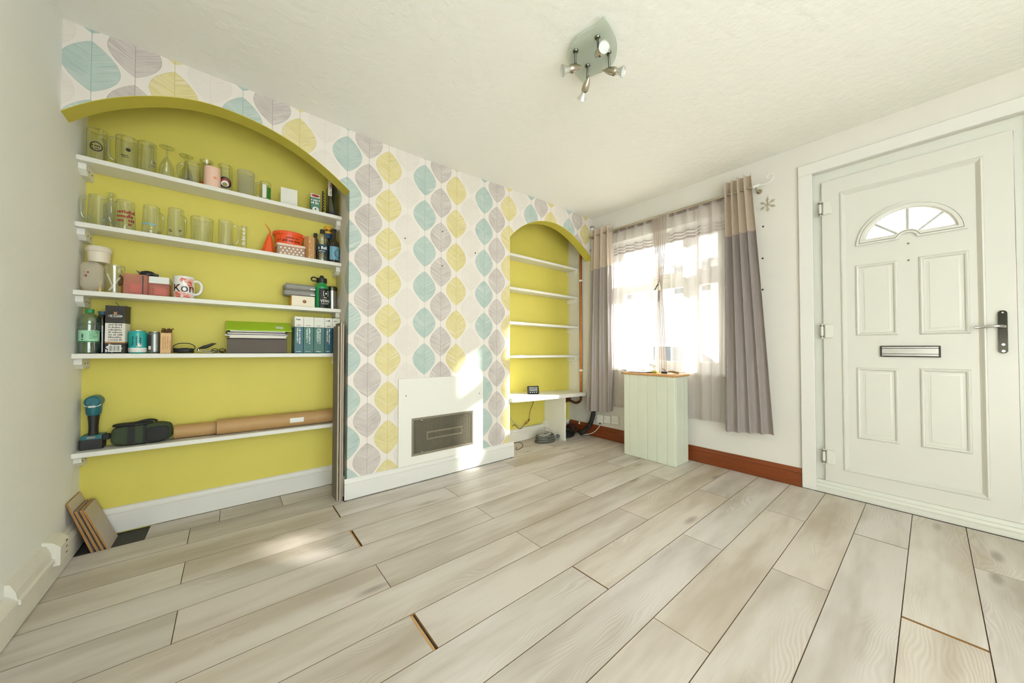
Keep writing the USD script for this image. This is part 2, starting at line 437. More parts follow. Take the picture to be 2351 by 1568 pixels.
WY0, WY1, WZ0, WZ1 = 1.07, 2.20, .76, 2.11
DY0, DY1, DZ1 = -.375, .53, 2.215
hole = unary_union([sbox(WY0, WZ0, WY1, WZ1), sbox(DY0, -.1, DY1, DZ1)])
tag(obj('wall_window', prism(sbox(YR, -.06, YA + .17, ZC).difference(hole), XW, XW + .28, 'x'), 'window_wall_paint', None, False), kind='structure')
# rear wall behind the camera, with a wide window that lights the room
RX0, RX1, RZ0, RZ1 = -.52, 1.70, .08, 2.36
tag(obj('wall_rear', prism(sbox(-.8, -.06, XW + .28, ZC).difference(sbox(RX0, RZ0, RX1, RZ1)), YR - .1, YR, 'y'), 'wall_paint', None, False), kind='structure')
w2 = thing('window_2', 'wide white framed window in the rear wall', 'window', kind='structure')
fr = sbox(RX0, RZ0, RX1, RZ1).difference(unary_union([sbox(RX0 + .05 + i * .715, RZ0 + .06, RX0 + .05 + i * .715 + .69, RZ1 - .06) for i in range(3)]))
obj('frame', prism(fr, YR - .08, YR - .02, 'y'), 'upvc', w2, False)
for i in range(3): obj('pane', cbox(RX0 + .04 + i * .715, RX0 + .75 + i * .715, YR - .052, YR - .048, RZ0 + .05, RZ1 - .05), 'window_glass', w2, False)

# skirting boards
def board(profile, p0, p1, flip=False):                              # profile (out, up) swept straight from p0 to p1; out is to the right of the way
    p0, p1 = np.array(p0, float), np.array(p1, float); d = (p1 - p0) / np.linalg.norm(p1 - p0); o = np.array([d[1], -d[0]])
    n = len(profile); v = []
    for p in (p0, p1):
        for a, h in profile: v.append([*(p + o * a), h])
    f = [[i, n + i, (i + 1) % n] for i in range(n)] + [[(i + 1) % n, n + i, n + (i + 1) % n] for i in range(n)]
    for i in range(1, n - 1): f += [[0, i, i + 1], [n, n + i + 1, n + i]]
    m = trimesh.Trimesh(v, f, process=False); m.fix_normals(); return m
OGEE = [(0, .003), (.018, .003), (.018, .098), (.0165, .101), (.019, .104), (.019, .109), (.014, .117), (.012, .124), (.008, .131), (.002, .135), (0, .135)]
b = thing('baseboard_chimney', 'white moulded skirting along the foot of the chimney breast', 'skirting board', kind='structure')
obj('board', board(OGEE, (XA - .018, YC), (XB + .036, YC)), 'white_gloss', b, False)
obj('board', board(OGEE, (XB, YC - .0), (XB, YA))if False else board([(-a, h) for a, h in OGEE], (XB, YC), (XB, YA)) if False else board(OGEE, (XB, YA - .001), (XB, YC)) if False else board([(a, h) for a, h in OGEE], (XB, YC), (XB, YA - .02)), 'white_gloss', b, False)
obj('board', board(OGEE, (XA, YA - .02), (XA, YC + .06)), 'white_old', b, False)
b = thing('baseboard_alcove', 'white moulded skirting at the back of the wide alcove', 'skirting board', kind='structure')
obj('board', board(OGEE, (XL0, YA), (XA, YA)), 'white_gloss', b, False)
b = thing('baseboard_narrow_alcove', 'white moulded skirting at the back of the narrow alcove', 'skirting board', kind='structure')
obj('board', board(OGEE, (XB, YA), (XW, YA)), 'white_old', b, False)
b = thing('baseboard_left', 'white chipped skirting along the left wall with stepped pieces of moulding', 'skirting board', kind='structure')
LB = lambda prof, ya, yb: board(prof, (XL0, ya), (XL0, yb))
obj('board', LB([(0, .004), (.030, .004), (.030, .095), (.024, .10), (0, .10)], YR, YA - .019), 'white_old', b, False)
obj('moulding', LB([(0, .099), (.026, .099), (.030, .104), (.018, .116), (.016, .128), (.010, .138), (0, .138)], 2.43, YA - .019), 'white_old', b, False)
obj('moulding', LB([(0, .09), (.036, .09), (.036, .104), (.028, .110), (.024, .135), (.012, .166), (0, .170)], 2.03, 2.36), 'white_old', b, False)
obj('moulding', LB([(0, .099), (.030, .099), (.030, .104), (.006, .130), (0, .130)], YR, 2.03), 'white_old', b, False)
obj('cover_block', LB([(0, .075), (.048, .075), (.050, .08), (.050, .150), (.030, .172), (.006, .182), (0, .182)], 2.33, 2.435), 'white_old', b, False)
for z in (.10, .125, .15): obj('screw_hole', mv(cbox(-.002, .0008, -.008, .008, -.002, .002), (XL0 + .0502, 2.40, z)), 'dull_copper', b, False)
DOGEE = [(0, .0), (.020, .0), (.020, .088), (.018, .092), (.022, .097), (.021, .103), (.013, .112), (.010, .122), (.004, .128), (0, .128)]
b = thing('baseboard_window', 'stained brown wooden skirting below the window', 'skirting board', kind='structure')
obj('board', board(DOGEE, (XW, YA - .02), (XW, 1.83)), 'brown_wood', b, False)
obj('board', board(DOGEE, (XW, 1.83), (XW, .594)), 'brown_wood', b, False)
obj('screw', mv(rot(MB().lathe([(0, 0), (.004, 0), (.003, .002), (0, .002)], 10).mesh(), -90, (0, 1, 0)), (XW - .020, .605, .088)), 'steel_screw', b)

# ---------------------------------------------------------------- window
def ring(y0, z0, y1, z1, t): return sbox(y0, z0, y1, z1).difference(sbox(y0 + t, z0 + t, y1 - t, z1 - t))
win = thing('window_1', 'white framed street window behind sheer curtains', 'window', kind='structure')
obj('frame', prism(ring(WY0, WZ0, WY1, WZ1, .065), 3.30, 3.37, 'x'), 'upvc', win, False)
MY = 1.40
obj('mullion', cbox(3.298, 3.372, MY - .03, MY + .03, WZ0 + .06, WZ1 - .06, .004), 'upvc', win, False)
for y0, y1 in ((WY0 + .06, MY - .03), (MY + .03, WY1 - .06)):
    obj('transom', cbox(3.296, 3.374, y0, y1, 1.60, 1.675, .004), 'upvc', win, False)
    for z0, z1 in ((WZ0 + .06, 1.605), (1.67, WZ1 - .06)):
        obj('sash', prism(ring(y0, z0, y1, z1, .04), 3.29, 3.35, 'x'), 'upvc', win, False)
        obj('pane', cbox(3.328, 3.332, y0 + .045, y1 - .045, z0 + .045, z1 - .045), 'window_glass', win, False)
obj('sill_board', cbox(3.155, 3.30, WY0 - .01, WY1 + .01, WZ0 - .012, WZ0 + .012, .004), 'white_gloss', win, False)

# ---------------------------------------------------------------- door
tr = thing('trim_1', 'white wooden architrave round the front door', 'door frame', kind='structure')
for y0, y1 in ((.515, .592), (-.435, -.36)): obj('upright', cbox(XW - .02, XW + .003, y0, y1, 0, 2.215, .003), 'white_gloss', tr, False)
obj('head', cbox(XW - .02, XW + .003, -.435, .592, 2.2155, 2.292, .003), 'white_gloss', tr, False)
door = thing('door_1', 'white front door with fan light and four moulded panels', 'door', kind='structure')
LY0, LY1, LZ0, LZ1 = -.290, .470, .078, 2.143
obj('outer_frame', prism(sbox(DY0, .0, DY1, DZ1).difference(sbox(LY0 - .004, .06, LY1 + .004, LZ1 + .004)), 3.205, 3.30, 'x'), 'upvc', door, False)
obj('threshold', prism([(3.155, 0), (3.21, 0), (3.21, .075), (3.188, .075), (3.186, .052), (3.176, .050), (3.174, .034), (3.155, .030)], LY0 - .06, LY1 + .055, 'y'), 'upvc', door, False)
PY0, PY1, PZ0, PZ1 = -.185, .368, .178, 2.034
leaf = obj('leaf_frame', prism(sbox(LY0, LZ0, LY1, LZ1).difference(sbox(PY0, PZ0, PY1, PZ1)), 3.185, 3.25, 'x'), 'door_white', door, False)
def frame_sweep(y0, z0, y1, z1, prof):                               # moulding: prof = (inset from the edge, x), mitred round a rectangle
    v, f, n = [], [], len(prof)
    for cy, cz, sy, sz in ((y0, z0, 1, 1), (y1, z0, -1, 1), (y1, z1, -1, -1), (y0, z1, 1, -1)):
        for o, x in prof: v.append([x, cy + sy * o, cz + sz * o])
    for k in range(4):
        a, c = k * n, ((k + 1) % 4) * n
        for i in range(n - 1): f += [[a + i, c + i, a + i + 1], [c + i, c + i + 1, a + i + 1]]
    return trimesh.Trimesh(v, f, process=False)
obj('bead', frame_sweep(PY0 - .012, PZ0 - .012, PY1 + .012, PZ1 + .012, [(.0, 3.1852), (.004, 3.178), (.010, 3.176), (.016, 3.182), (.022, 3.192), (.030, 3.198)]), 'door_white', door, 25)
FC, FZ, FR = .080, 1.661, .222
def fan(r, notch, dz=0.0):
    half = Point(FC, FZ).buffer(r, 48).intersection(sbox(-9, FZ + dz, 9, 9))
    return half.difference(Point(FC, FZ - .005).buffer(notch, 24))
glass_area = fan(.183, .062, .036).buffer(-.004).buffer(.004)
slab = sbox(PY0 - .01, PZ0 - .01, PY1 + .01, PZ1 + .01).difference(glass_area)
obj('panel_slab', prism(slab, 3.196, 3.236, 'x'), 'door_white', door, False)
fan_part = obj('fanlight_frame', prism(fan(FR, .038).difference(fan(FR - .012, .050, .011)), 3.183, 3.20, 'x'), 'door_white', door, 25)
obj('inner_bead', prism(fan(FR - .014, .052, .013).difference(fan(FR - .030, .058, .026)), 3.179, 3.20, 'x'), 'door_white', fan_part, 25)
for i, a in enumerate((90, 138, 42)):
    d = np.array([math.cos(math.radians(a)), math.sin(math.radians(a))])
    strip = LineString([(FC + d[0] * .045, FZ + d[1] * .045), (FC + d[0] * .215, FZ + d[1] * .215)]).buffer(.0055, cap_style=2).intersection(glass_area.buffer(.003))
    obj('glazing_bar', prism(strip, 3.200, 3.224, 'x'), 'aluminium', fan_part, False)
cuts = [Polygon([(FC, FZ), (FC + math.cos(math.radians(a)), FZ + math.sin(math.radians(a))), (FC + math.cos(math.radians(b_)), FZ + math.sin(math.radians(b_)))]) for a, b_ in ((0, 42), (42, 90), (90, 138), (138, 180))]
for q in cuts: obj('pane', prism(glass_area.buffer(.003).intersection(q), 3.208, 3.214, 'x'), 'door_glass', fan_part, False)
for y0, y1, z0, z1 in ((.124, .311, 1.07, 1.533), (-.144, .040, 1.07, 1.538), (.126, .312, .395, .862), (-.142, .043, .398, .868)):
    p = obj('panel_moulding', frame_sweep(y0, z0, y1, z1, [(0, 3.1962), (.003, 3.189), (.009, 3.185), (.015, 3.188), (.022, 3.200), (.026, 3.2005), (.030, 3.196), (.038, 3.194), (.041, 3.1945)]), 'door_white', door, 25)
    obj('raised_field', prism(sbox(y0 + .041, z0 + .041, y1 - .041, z1 - .041), 3.1925, 3.20, 'x'), 'door_white', p, False)
lb = obj('letter_plate', cbox(3.183, 3.197, -.037, .203, .934, 1.002, .002), 'black_plastic', door, False, label='dark surround of the letter plate')
flap = MB()
for z0, z1, x in ((.940, .952, 3.179), (.953, .987, 3.1815), (.988, .997, 3.179)): flap.box(x, 3.19, -.030, .196, z0, z1, .0015)
obj('flap', flap, 'aluminium', lb, False, label='brushed silver letter flap')
hp = [(y, z) for y, z in Point(-.245, .975).buffer(.0145, 8).union(Point(-.245, 1.175).buffer(.0145, 8)).convex_hull.exterior.coords]
h = obj('handle_plate', prism(hp, 3.172, 3.186, 'x'), 'handle_metal', door, 30, label='dark polished handle plate')
lv = MB().tube(curve([(3.175, -.243, 1.103), (3.145, -.243, 1.104), (3.133, -.232, 1.105), (3.131, -.20, 1.104), (3.133, -.152, 1.100)], 18), [.009] * 4 + [.0085] * 6 + [.008] * 7 + [.006], 12)
obj('lever', lv, 'chrome', h, 40, label='chrome lever handle')
for z in (1.178, .973, 1.008): obj('screw', mv(rot(MB().lathe([(0, 0), (.007 if z < 1.1 else .005, 0), (.006 if z < 1.1 else .004, .003), (0, .003)], 14).mesh(), -90, (0, 1, 0)), (3.1725, -.245, z)), 'chrome', h)
for z in (1.958, 1.105, .243):
    hg = obj('hinge', cbox(3.170, 3.188, .418, .462, z - .046, z + .046, .003), 'upvc', door, False)
    obj('pin', MB().lathe([(0, -.05), (.008, -.05), (.008, .05), (0, .05)], 14, (3.178, .477, z)), 'upvc', hg)
    for dz in (-.038, .038): obj('pin_ring', MB().lathe([(.0085, -.006), (.009, -.006), (.009, .006), (.0085, .006)], 14, (3.178, .477, z + dz)), 'steel_screw', hg)
for z in (1.628, 1.525): obj('peg', mv(rot(MB().lathe([(0, 0), (.006, 0), (.004, .004), (0, .004)], 14).mesh(), -90, (0, 1, 0)), (3.197, .079, z)), 'steel_screw', door)

# ---------------------------------------------------------------- shelves in the wide alcove
def tilted(x0, x1, y0, y1, za, zb, t, b=.0015):                      # board whose top runs from za at x0 to zb at x1
    m = cbox(x0, x1, y0, y1, -t, 0, b); v = np.array(m.vertices); v[:, 2] += za + (zb - za) * (v[:, 0] - x0) / (x1 - x0)
    m.vertices = v; return m
SH = {1: (1.930, 1.912), 2: (1.603, 1.583), 3: (1.269, 1.258), 4: (.959, .949), 5: (.472, .460)}
def sz(n, x): a, b = SH[n]; return a + (b - a) * (x - XL0) / (XA - XL0)
def bracket(x0, x1, z, y0=2.655):
    return prism([(y0, z), (YA, z), (YA, z - .052), (y0 + .035, z - .052), (y0, z - .030)], x0, x1, 'x')
names = {1: 'topmost white shelf of the wide alcove, lined with glass tankards', 2: 'second white shelf down in the wide alcove, with tankards and an orange tub',
         3: 'middle white shelf of the wide alcove, with a lettered mug and tubs', 4: 'fourth white shelf down in the wide alcove, holding books and a carton', 5: 'lowest white shelf of the wide alcove, under a drill and brown tubes'}
for n, (za, zb) in SH.items():
    y0 = 2.645 if n == 5 else 2.62
    t = thing('wall_shelf', names[n], 'shelf', (0, y0, za), group=None)
    o = (0, -y0, -za)
    obj('board', mv(tilted(XL0, XA, y0, YA, za, zb, .024), o), 'white_board', t, False)
    for x0, x1, z in ((XL0, XL0 + .026, sz(n, XL0) - .0245), (XA - .026, XA, sz(n, XA) - .0245)):
        br = obj('bracket', mv(bracket(x0, x1, z, y0 + .035), o), 'white_board', t, False)
        xs = x1 if x0 < 0 else x0
        for yy in (2.70, 2.745):
            obj('screw', mv(mv(rot(MB().lathe([(0, -.001), (.004, -.001), (.004, .001), (0, .001)], 8).mesh(), 90, (0, 1, 0)), (xs, yy, z - .026)), o), 'dark_chrome', br)

# shelves in the narrow alcove: one built, three copied
t = thing('narrow_shelf', 'topmost of the four empty white shelves in the narrow alcove', 'shelf', (XB, 2.635, 1.936))
W_ = XW - XB
obj('board', tilted(0, W_, 0, YA - 2.635, 0, -.012, .026), 'white_board', t, False)
br = obj('bracket', mv(prism([(.02, 0), (.145, 0), (.145, -.045), (.045, -.045), (.02, -.022)], W_ - .024, W_, 'x'), (0, 0, -.0385)), 'white_board', t, False)
for yy in (.06, .115): obj('screw', mv(rot(MB().lathe([(0, -.001), (.004, -.001), (.004, .001), (0, .001)], 8).mesh(), 90, (0, 1, 0)), (W_ - .024, yy, -.06)), 'dark_chrome', br)
obj('bracket', mv(prism([(.02, 0), (.145, 0), (.145, -.045), (.045, -.045), (.02, -.022)], 0, .024, 'x'), (0, 0, -.0265)), 'white_board', t, False)
for z, l in ((1.598, 'second from the top of the four empty white shelves in the narrow alcove'), (1.252, 'third from the top of the four empty white shelves in the narrow alcove'), (.914, 'lowest of the four empty white shelves in the narrow alcove, above the desk shelf')):
    dup(t, l, (XB, 2.635, z))

t = thing('desk_shelf', 'thick low white shelf with a rounded front corner in the narrow alcove', 'shelf', (XB, YC, .53))
plan = Polygon([(.0, .0), (.012, -.018), (.04, -.026), (.30, -.02), (.8, .03), (1.21, .068), (1.21, .36), (0, .36)])
m = prism(plan, -.036, 0); v = np.array(m.vertices); v[:, 2] += -.052 * v[:, 0] / 1.21; m.vertices = v
obj('board', m, 'white_board', t, 20)
m = cbox(2.752, 2.770, 2.473, 2.779, .0005, .458, .001)
t = thing('leg_panel', 'white upright board propping up the desk shelf', 'board', (2.752, 2.473, 0))
obj('panel', mv(m, (-2.752, -2.473, 0)), 'white_board', t, False)
obj('notch_batten', cbox(-.022, -.0005, .262, .305, .02, .18, .001), 'white_old', t, False)

# ---------------------------------------------------------------- glasses
def glass_body(h, r0, r1, w=.0035, base=.012):
    return lathe([(0, 0), (r0 - .003, 0), (r0, .003), (r1, h - .002), (r1 - w / 2, h), (r1 - w, h - .002), (r1 - w, h - .008)], 32)
def glass_foot(r0, base=.012): return lathe([(0, base), (r0 - .006, base), (r0 - .0036, base + .005)], 32)
def dhandle(r, z0, z1, out, ang, rad=.0065):
    out = out * .85; p = curve([(r - .002, 0, z1), (r + out * .7, 0, z1 - .002), (r + out, 0, z1 - .02), (r + out, 0, (z0 + z1) / 2), (r + out * .9, 0, z0 + .02), (r + out * .5, 0, z0 + .003), (r - .002, 0, z0)], 22)
    return rot(MB().tube(p, rad, 10).mesh(), ang)
pbr('ink_dark', '#2d2730', .5); pbr('ink_red', '#9a2f2a', .5); pbr('ink_blue', '#7fb4c6', .5); pbr('ink_white', '#ecebe4', .5)
pbr('ink_orange', '#d9702a', .5); pbr('ink_green', '#2f7a2c', .4); pbr('ink_black', '#141414', .5); pbr('ink_grey', '#77746c', .5)
def tankard(label, x, y, lvl, h, r0, r1, hand=None, name='glass_tankard', cat='beer glass', prints=(), mat='glassware', hz=None, group=None):
    t = thing(name, label, cat, (x, y, sz(lvl, x) + .0005), group=group)
    gb = obj('glass_body', glass_body(h, r0, r1), mat, t, 40); obj('thick_base', glass_foot(min(r0, r1)), mat, gb, 40)
    if hand is not None: obj('handle', dhandle((r0 + r1) / 2, *(hz or (h * .18, h * .85)), .030, hand), mat, t, 40)
    for nm, m, ink, a, z in prints:
        obj(nm, mv(bent(m, max(r0, r1) + .0004, math.radians(a)), (0, 0, z)), ink, t, False)
    return t
def logo(w, h, seed, ringed=True):
    b = MB()
    if ringed:
        e = Point(0, 0).buffer(1, 24); e = unary_union([Polygon([(p[0] * w / 2, p[1] * h / 2) for p in e.exterior.coords]).difference(Polygon([(p[0] * w / 2 * .82, p[1] * h / 2 * .78) for p in e.exterior.coords]))])
        b.add(prism(e, 0, .0006))
    b.add(mv(scribble(w * .7, h * .2, seed), (-w * .35, -h * .02, 0))); b.add(mv(scribble(w * .55, h * .16, seed + 1), (-w * .27, -h * .28, 0)))
    return b
tankard('glass tankard with a dark purple badge, leftmost on the top shelf', -.540, 2.695, 1, .170, .036, .0365, 75, prints=[('printed_badge', logo(.045, .05, 3), 'ink_dark', 5, .075)])
tankard('glass tankard with black print and its handle to the left, top shelf', -.437, 2.69, 1, .170, .040, .0415, 205, prints=[('printed_badge', logo(.05, .03, 5, False), 'ink_black', 5, .06), ('printed_dot', prism(Point(0, 0).buffer(.009), 0, .0006), 'ink_black', 15, .095)])
tankard('glass tankard with its handle turned to the front, top shelf', -.363, 2.685, 1, .170, .036, .0365, -65, prints=[('printed_mark', logo(.02, .06, 7, False), 'ink_grey', 55, .06)])
def stem(label, x, y):
    t = thing('stemmed_glass', label, 'glass', (x, y, sz(1, x) + .0005))
    obj('bowl', lathe([(.031, 0), (.0325, .002), (.031, .04), (.026, .075), (.016, .105), (.006, .122), (0, .124)], 28), 'glassware', t, 40)
    obj('stem', lathe([(.0055, .120), (.004, .13), (.0035, .15), (.005, .170), (.0, .171)], 16), 'glassware', t, 40)
    obj('foot', lathe([(0, .168), (.010, .170), (.030, .176), (.032, .178), (.031, .180), (.010, .177), (0, .177)], 28), 'glassware', t, 40)
stem('upside-down stemmed glass standing beside the third tankard', -.287, 2.69)
stem('upside-down stemmed glass behind the low round mug', -.212, 2.735)
tankard('low round glass mug with a thin handle on the top shelf', -.180, 2.665, 1, .118, .033, .034, 180, 'glass_mug', 'glass mug', hz=(.02, .10))
t = thing('glass_jar', 'small glass jar with a narrow neck and orange foot behind the pink tumbler', 'jar', (-.124, 2.735, sz(1, -.124) + .0005))
obj('body', lathe([(0, 0), (.028, 0), (.030, .004), (.030, .12), (.024, .14), (.0225, .150), (.0225, .16), (.030, .170), (.030, .182), (.027, .183), (.024, .172)], 28), 'glassware', t, 40)
obj('orange_label', lathe([(.0304, .004), (.0304, .045)], 28), 'ink_orange', t, 40)
pbr('pink_matte', '#e9c2ab', .5)
t = thing('tumbler', 'matte pale pink tumbler with a tiny orange mark', 'tumbler', (-.094, 2.66, sz(1, -.094) + .0005))
obj('body', lathe([(0, 0), (.035, 0), (.038, .004), (.038, .112), (.036, .118), (.033, .118), (.034, .10), (.034, .01), (0, .01)], 32), 'pink_matte', t, 40)
obj('orange_mark', mv(bent(prism(ring(-.006, -.006, .006, .006, .003), 0, .0006), .0383, .35), (0, 0, .052)), 'ink_orange', t, False)
tankard('straight glass with a round black and red emblem on the top shelf', -.037, 2.69, 1, .165, .0335, .0345, None, 'straight_glass', 'glass', prints=[
    ('black_disc', prism(Point(0, 0).buffer(.033, 32).difference(Point(0, 0).buffer(.024, 32)), 0, .0005), 'ink_black', 0, .052),
    ('red_arc', prism(Point(0, 0).buffer(.024, 32).difference(Point(0, -.008).buffer(.018, 24)), 0, .0006), 'ink_red', 0, .052),
    ('white_arc', prism(Point(0, -.008).buffer(.018, 24).difference(Point(0, -.012).buffer(.012, 24)), 0, .0007), 'ink_white', 0, .052)])
t = thing('frosted_glass', 'wide grey frosted glass without a handle on the top shelf', 'glass', (.062, 2.69, sz(1, .062) + .0005))
obj('glass_body', glass_body(.160, .038, .044), 'frosted_glass', t, 40)
tankard('short glass mug with a white and green label on the top shelf', .160, 2.675, 1, .120, .029, .030, 190, 'glass_mug', 'glass mug', hz=(.02, .10), prints=[
    ('white_label', patch(.020, .085, .0004, 6, -.010), 'ink_white', -15, .012), ('green_label', patch(.024, .072, .0005, 6, -.012), 'ink_green', 35, .012)])
t = thing('paper_card', 'blank white card standing upright on the top shelf', 'card', (.287, 2.665, sz(1, .287) + .0005), -4)
obj('front_leaf', cbox(-.046, .046, -.0006, .0006, 0, .118), 'white_board', t, False)
obj('back_leaf', prism([(-.0006, .118), (.0006, .118), (.045, 0), (.0438, 0)], -.046, .046, 'x'), 'white_board', t, False)
pbr('tin_green', '#54806b', .4); pbr('tin_cream', '#e4ddcb', .5)
t = thing('polish_tin', 'small green tin with a cream lid band, near the end of the top shelf', 'tin', (.437, 2.67, sz(1, .437) + .0005))
obj('body', cbox(-.029, .029, -.014, .014, 0, .125, .004), 'tin_green', t, False)
obj('cream_band', cbox(-.0295, .0295, -.0145, .0145, .095, .127, .004), 'tin_cream', t, False)
obj('red_oval', facing(mv(prism(Polygon([(math.cos(a) * .024, math.sin(a) * .009) for a in np.linspace(0, 6.28, 24)]), 0, .0005), (0, .112, .0147))), 'ink_red', t, False)
obj('white_print', facing(mv(scribble(.050, .013, 3, line=2, gap=1.5), (-.025, .076, .0142))), 'ink_white', t, False)
obj('white_disc', facing(mv(prism(Point(0, 0).buffer(.020).intersection(sbox(-1, -.013, 1, 1)), 0, .0005), (.002, .017, .0142))), 'ink_white', t, False)
obj('black_mark', facing(mv(prism(Polygon([(-.006, -.004), (.006, -.004), (0, .009)]), 0, .0008), (.002, .022, .0146))), 'ink_black', t, False)
t = thing('tall_bottle', 'tall clear green bottle with a paper tag at the right end of the top shelf', 'bottle', (.547, 2.69, sz(1, .547) + .0005))
obj('glass_body', lathe([(0, 0), (.034, 0), (.037, .004), (.037, .19), (.030, .215), (.018, .235), (.016, .262), (.0175, .264), (.0175, .275), (.013, .275)], 32), 'dark_glass', t, 40)
obj('dark_foot', lathe([(.0373, .002), (.0376, .03), (.0373, .03)], 32), 'ink_dark', t, 40)
tg = obj('paper_tag', cbox(-.034, -.010, -.041, -.0402, .135, .245), 'tin_cream', t, False)
obj('tag_print', facing(mv(rot(scribble(.05, .011, 4, line=1), 80), (-.016, .185, .0412))), 'ink_red', tg, False)
obj('tag_print', facing(mv(rot(scribble(.035, .008, 6, line=1), 80), (-.018, .142, .0412))), 'ink_grey', tg, False)
t = thing('wire_coil_stick', 'thin dark twisted stick beside the tall green bottle', 'stick', (.492, 2.70, sz(1, .49) + .0005))
obj('twist', tube([(.005 * math.cos(k * .9), .005 * math.sin(k * .9), .003 + k * .0028) for k in range(62)], .0035, 6), 'ink_dark', t, 40)

# second shelf
tankard('tall tapered glass tankard with pale blue print, leftmost on the second shelf', -.532, 2.70, 2, .165, .039, .033, 215, prints=[('blue_print', logo(.018, .03, 2, False), 'ink_blue', -35, .045), ('blue_print', logo(.015, .03, 4, False), 'ink_blue', 38, .04)])
t = thing('glass_stopper_bottle', 'small clear bottle showing behind the leftmost tankard of the second shelf', 'bottle', (-.500, 2.752, sz(2, -.515) + .0005))
obj('body', lathe([(0, 0), (.025, 0), (.026, .004), (.026, .13), (.012, .16), (.011, .185), (.009, .185)], 24), 'glassware', t, 40)
obj('stopper', lathe([(0, .186), (.010, .187), (.016, .196), (.014, .206), (0, .210)], 20), 'glassware', t, 40)
tankard('tapered glass tankard with red lettering on the second shelf', -.440, 2.70, 2, .165, .040, .033, 215, prints=[('red_print', scribble(.035, .014, 9, line=3), 'ink_red', -35, .09), ('red_print', scribble(.020, .016, 12, line=4, gap=1.3), 'ink_red', 25, .09)])
tankard('tapered glass tankard with a pale blue band round its foot', -.342, 2.69, 2, .160, .038, .031, 48, prints=[('blue_band', patch(.055, .008, .0005, 10, -.0275), 'ink_blue', -8, .05)])
tankard('tapered glass tankard with small brown print near its foot', -.246, 2.69, 2, .172, .038, .032, 55, prints=[('dark_print', logo(.025, .03, 15, False), 'ink_dark', -28, .04), ('dark_print', logo(.022, .025, 16, False), 'ink_dark', 32, .045)])
t = thing('low_glass_bowl', 'wide handleless glass beaker in the middle of the second shelf', 'glass', (-.137, 2.70, sz(2, -.137) + .0005))
obj('glass_body', glass_body(.150, .046, .051), 'glassware', t, 40)
tankard('plain glass mug with its handle to the right on the second shelf', -.030, 2.69, 2, .158, .036, .035, -5, 'glass_mug', 'glass mug')
t = thing('shot_tube', 'narrow glass tube with white lettering down it', 'glass tube', (.057, 2.69, sz(2, .057) + .0005))
obj('glass_body', glass_body(.148, .014, .0145, .002, .02), 'glassware', t, 40)
obj('white_print', mv(bent(rot(scribble(.11, .016, 21), 90), .0148, .25), (0, 0, .03)), 'ink_white', t, False)
pbr('orange_plastic', '#e6531a', .35, bump=.2, bs=60); pbr('orange_leaf', '#e85a17', .4, bump=.5, bs=90)
t = thing('pointed_leaf', 'bright orange folded leaf ornament with a curled tip', 'ornament', (.183, 2.69, sz(2, .183) + .0005))
n = 14; vs, fs = [], []
for i in range(n):
    k = i / (n - 1); z = .135 * k; w = .036 * (1 - k) ** .8 + .003; cx = .008 * k - .004
    for a in np.linspace(0, 2 * np.pi, 12, endpoint=False): vs.append([cx + w * math.cos(a), .018 * (1 - k * .85) * math.sin(a) * (1 + .25 * math.cos(6 * a)), z])
for i in range(n - 1):
    for j in range(12): p, q = i * 12 + j, i * 12 + (j + 1) % 12; fs += [[p, q, p + 12], [q, q + 12, p + 12]]
c0 = len(vs); vs.append([-.004, 0, 0]); fs += [[c0, (j + 1) % 12, j] for j in range(12)]
obj('leaf_blade', (np.array(vs), np.array(fs)), 'orange_leaf', t, 50)
obj('curled_tip', tube(curve([(.004, 0, .128), (.002, 0, .155), (-.010, 0, .175), (-.022, 0, .192)], 14), np.linspace(.004, .0015, 14), 8), 'orange_leaf', t, 40)
pbr('basket_weave', '#b08f76', .7, var=.25, vs=120, bump=.5, bs=250); pbr('basket_rim', '#e3c6b4', .5)
t = thing('woven_box', 'low brown woven box with white dots and a pale rim, under the orange tub', 'box', (.300, 2.695, sz(2, .30) + .0005))
hull = sbox(-.066, -.052, .066, .052).buffer(.012)
obj('body', prism(hull, 0, .058), 'basket_weave', t, 40)
obj('rim', prism(hull.buffer(.003), .058, .072), 'basket_rim', t, 40)
dots = MB()
for r_ in range(3):
    for c_ in range(6):
        dots.add(facing(mv(prism(Point(0, 0).buffer(.0055, 3), 0, .0012), (-.058 + c_ * .0225 + (r_ % 2) * .0112, .010 + r_ * .017, .0642))))
obj('white_dots', dots, 'ink_white', t, False)
t = thing('round_tub', 'round orange ribbed plastic tub with brown lettering on top of the woven box', 'tub', (.291, 2.695, sz(2, .291) + .0732))
obj('body', lathe([(0, 0), (.072, 0), (.074, .004), (.083, .060), (.080, .060), (.071, .006), (0, .006)], 40, sy=.94), 'orange_plastic', t, 40)
a_ = MB().lathe([(.081, .058), (.0865, .058), (.0885, .075), (.0865, .080), (.083, .080), (.081, .060)], 40, sy=.94)
for k in range(40):
    a = k * 2 * math.pi / 40; a_.add(mv(cbox(-.0012, .0012, -.0012, .0012, .060, .078), (.0885 * math.cos(a), .0885 * .94 * math.sin(a), 0)))
obj('ribbed_rim', a_, 'orange_plastic', t, 40)
pbr('ink_brown', '#7d2412', .5)
obj('lettering', mv(bent(mv(scribble(.075, .013, 31, d=.004), (-.03, 0, 0)), .0755, .12), (0, .003, .034)), 'ink_brown', t, False)
obj('lettering', mv(bent(mv(scribble(.105, .013, 32, d=.004), (-.052, 0, 0)), .0735, .12), (0, .003, .014)), 'ink_brown', t, False)
obj('round_mark', mv(bent(prism(Point(0, 0).buffer(.011).difference(Point(0, 0).buffer(.008)), 0, .003), .0755, -.85), (0, .003, .030)), 'ink_brown', t, False)
pbr('kraft', '#c3925a', .6, var=.05, vs=30)
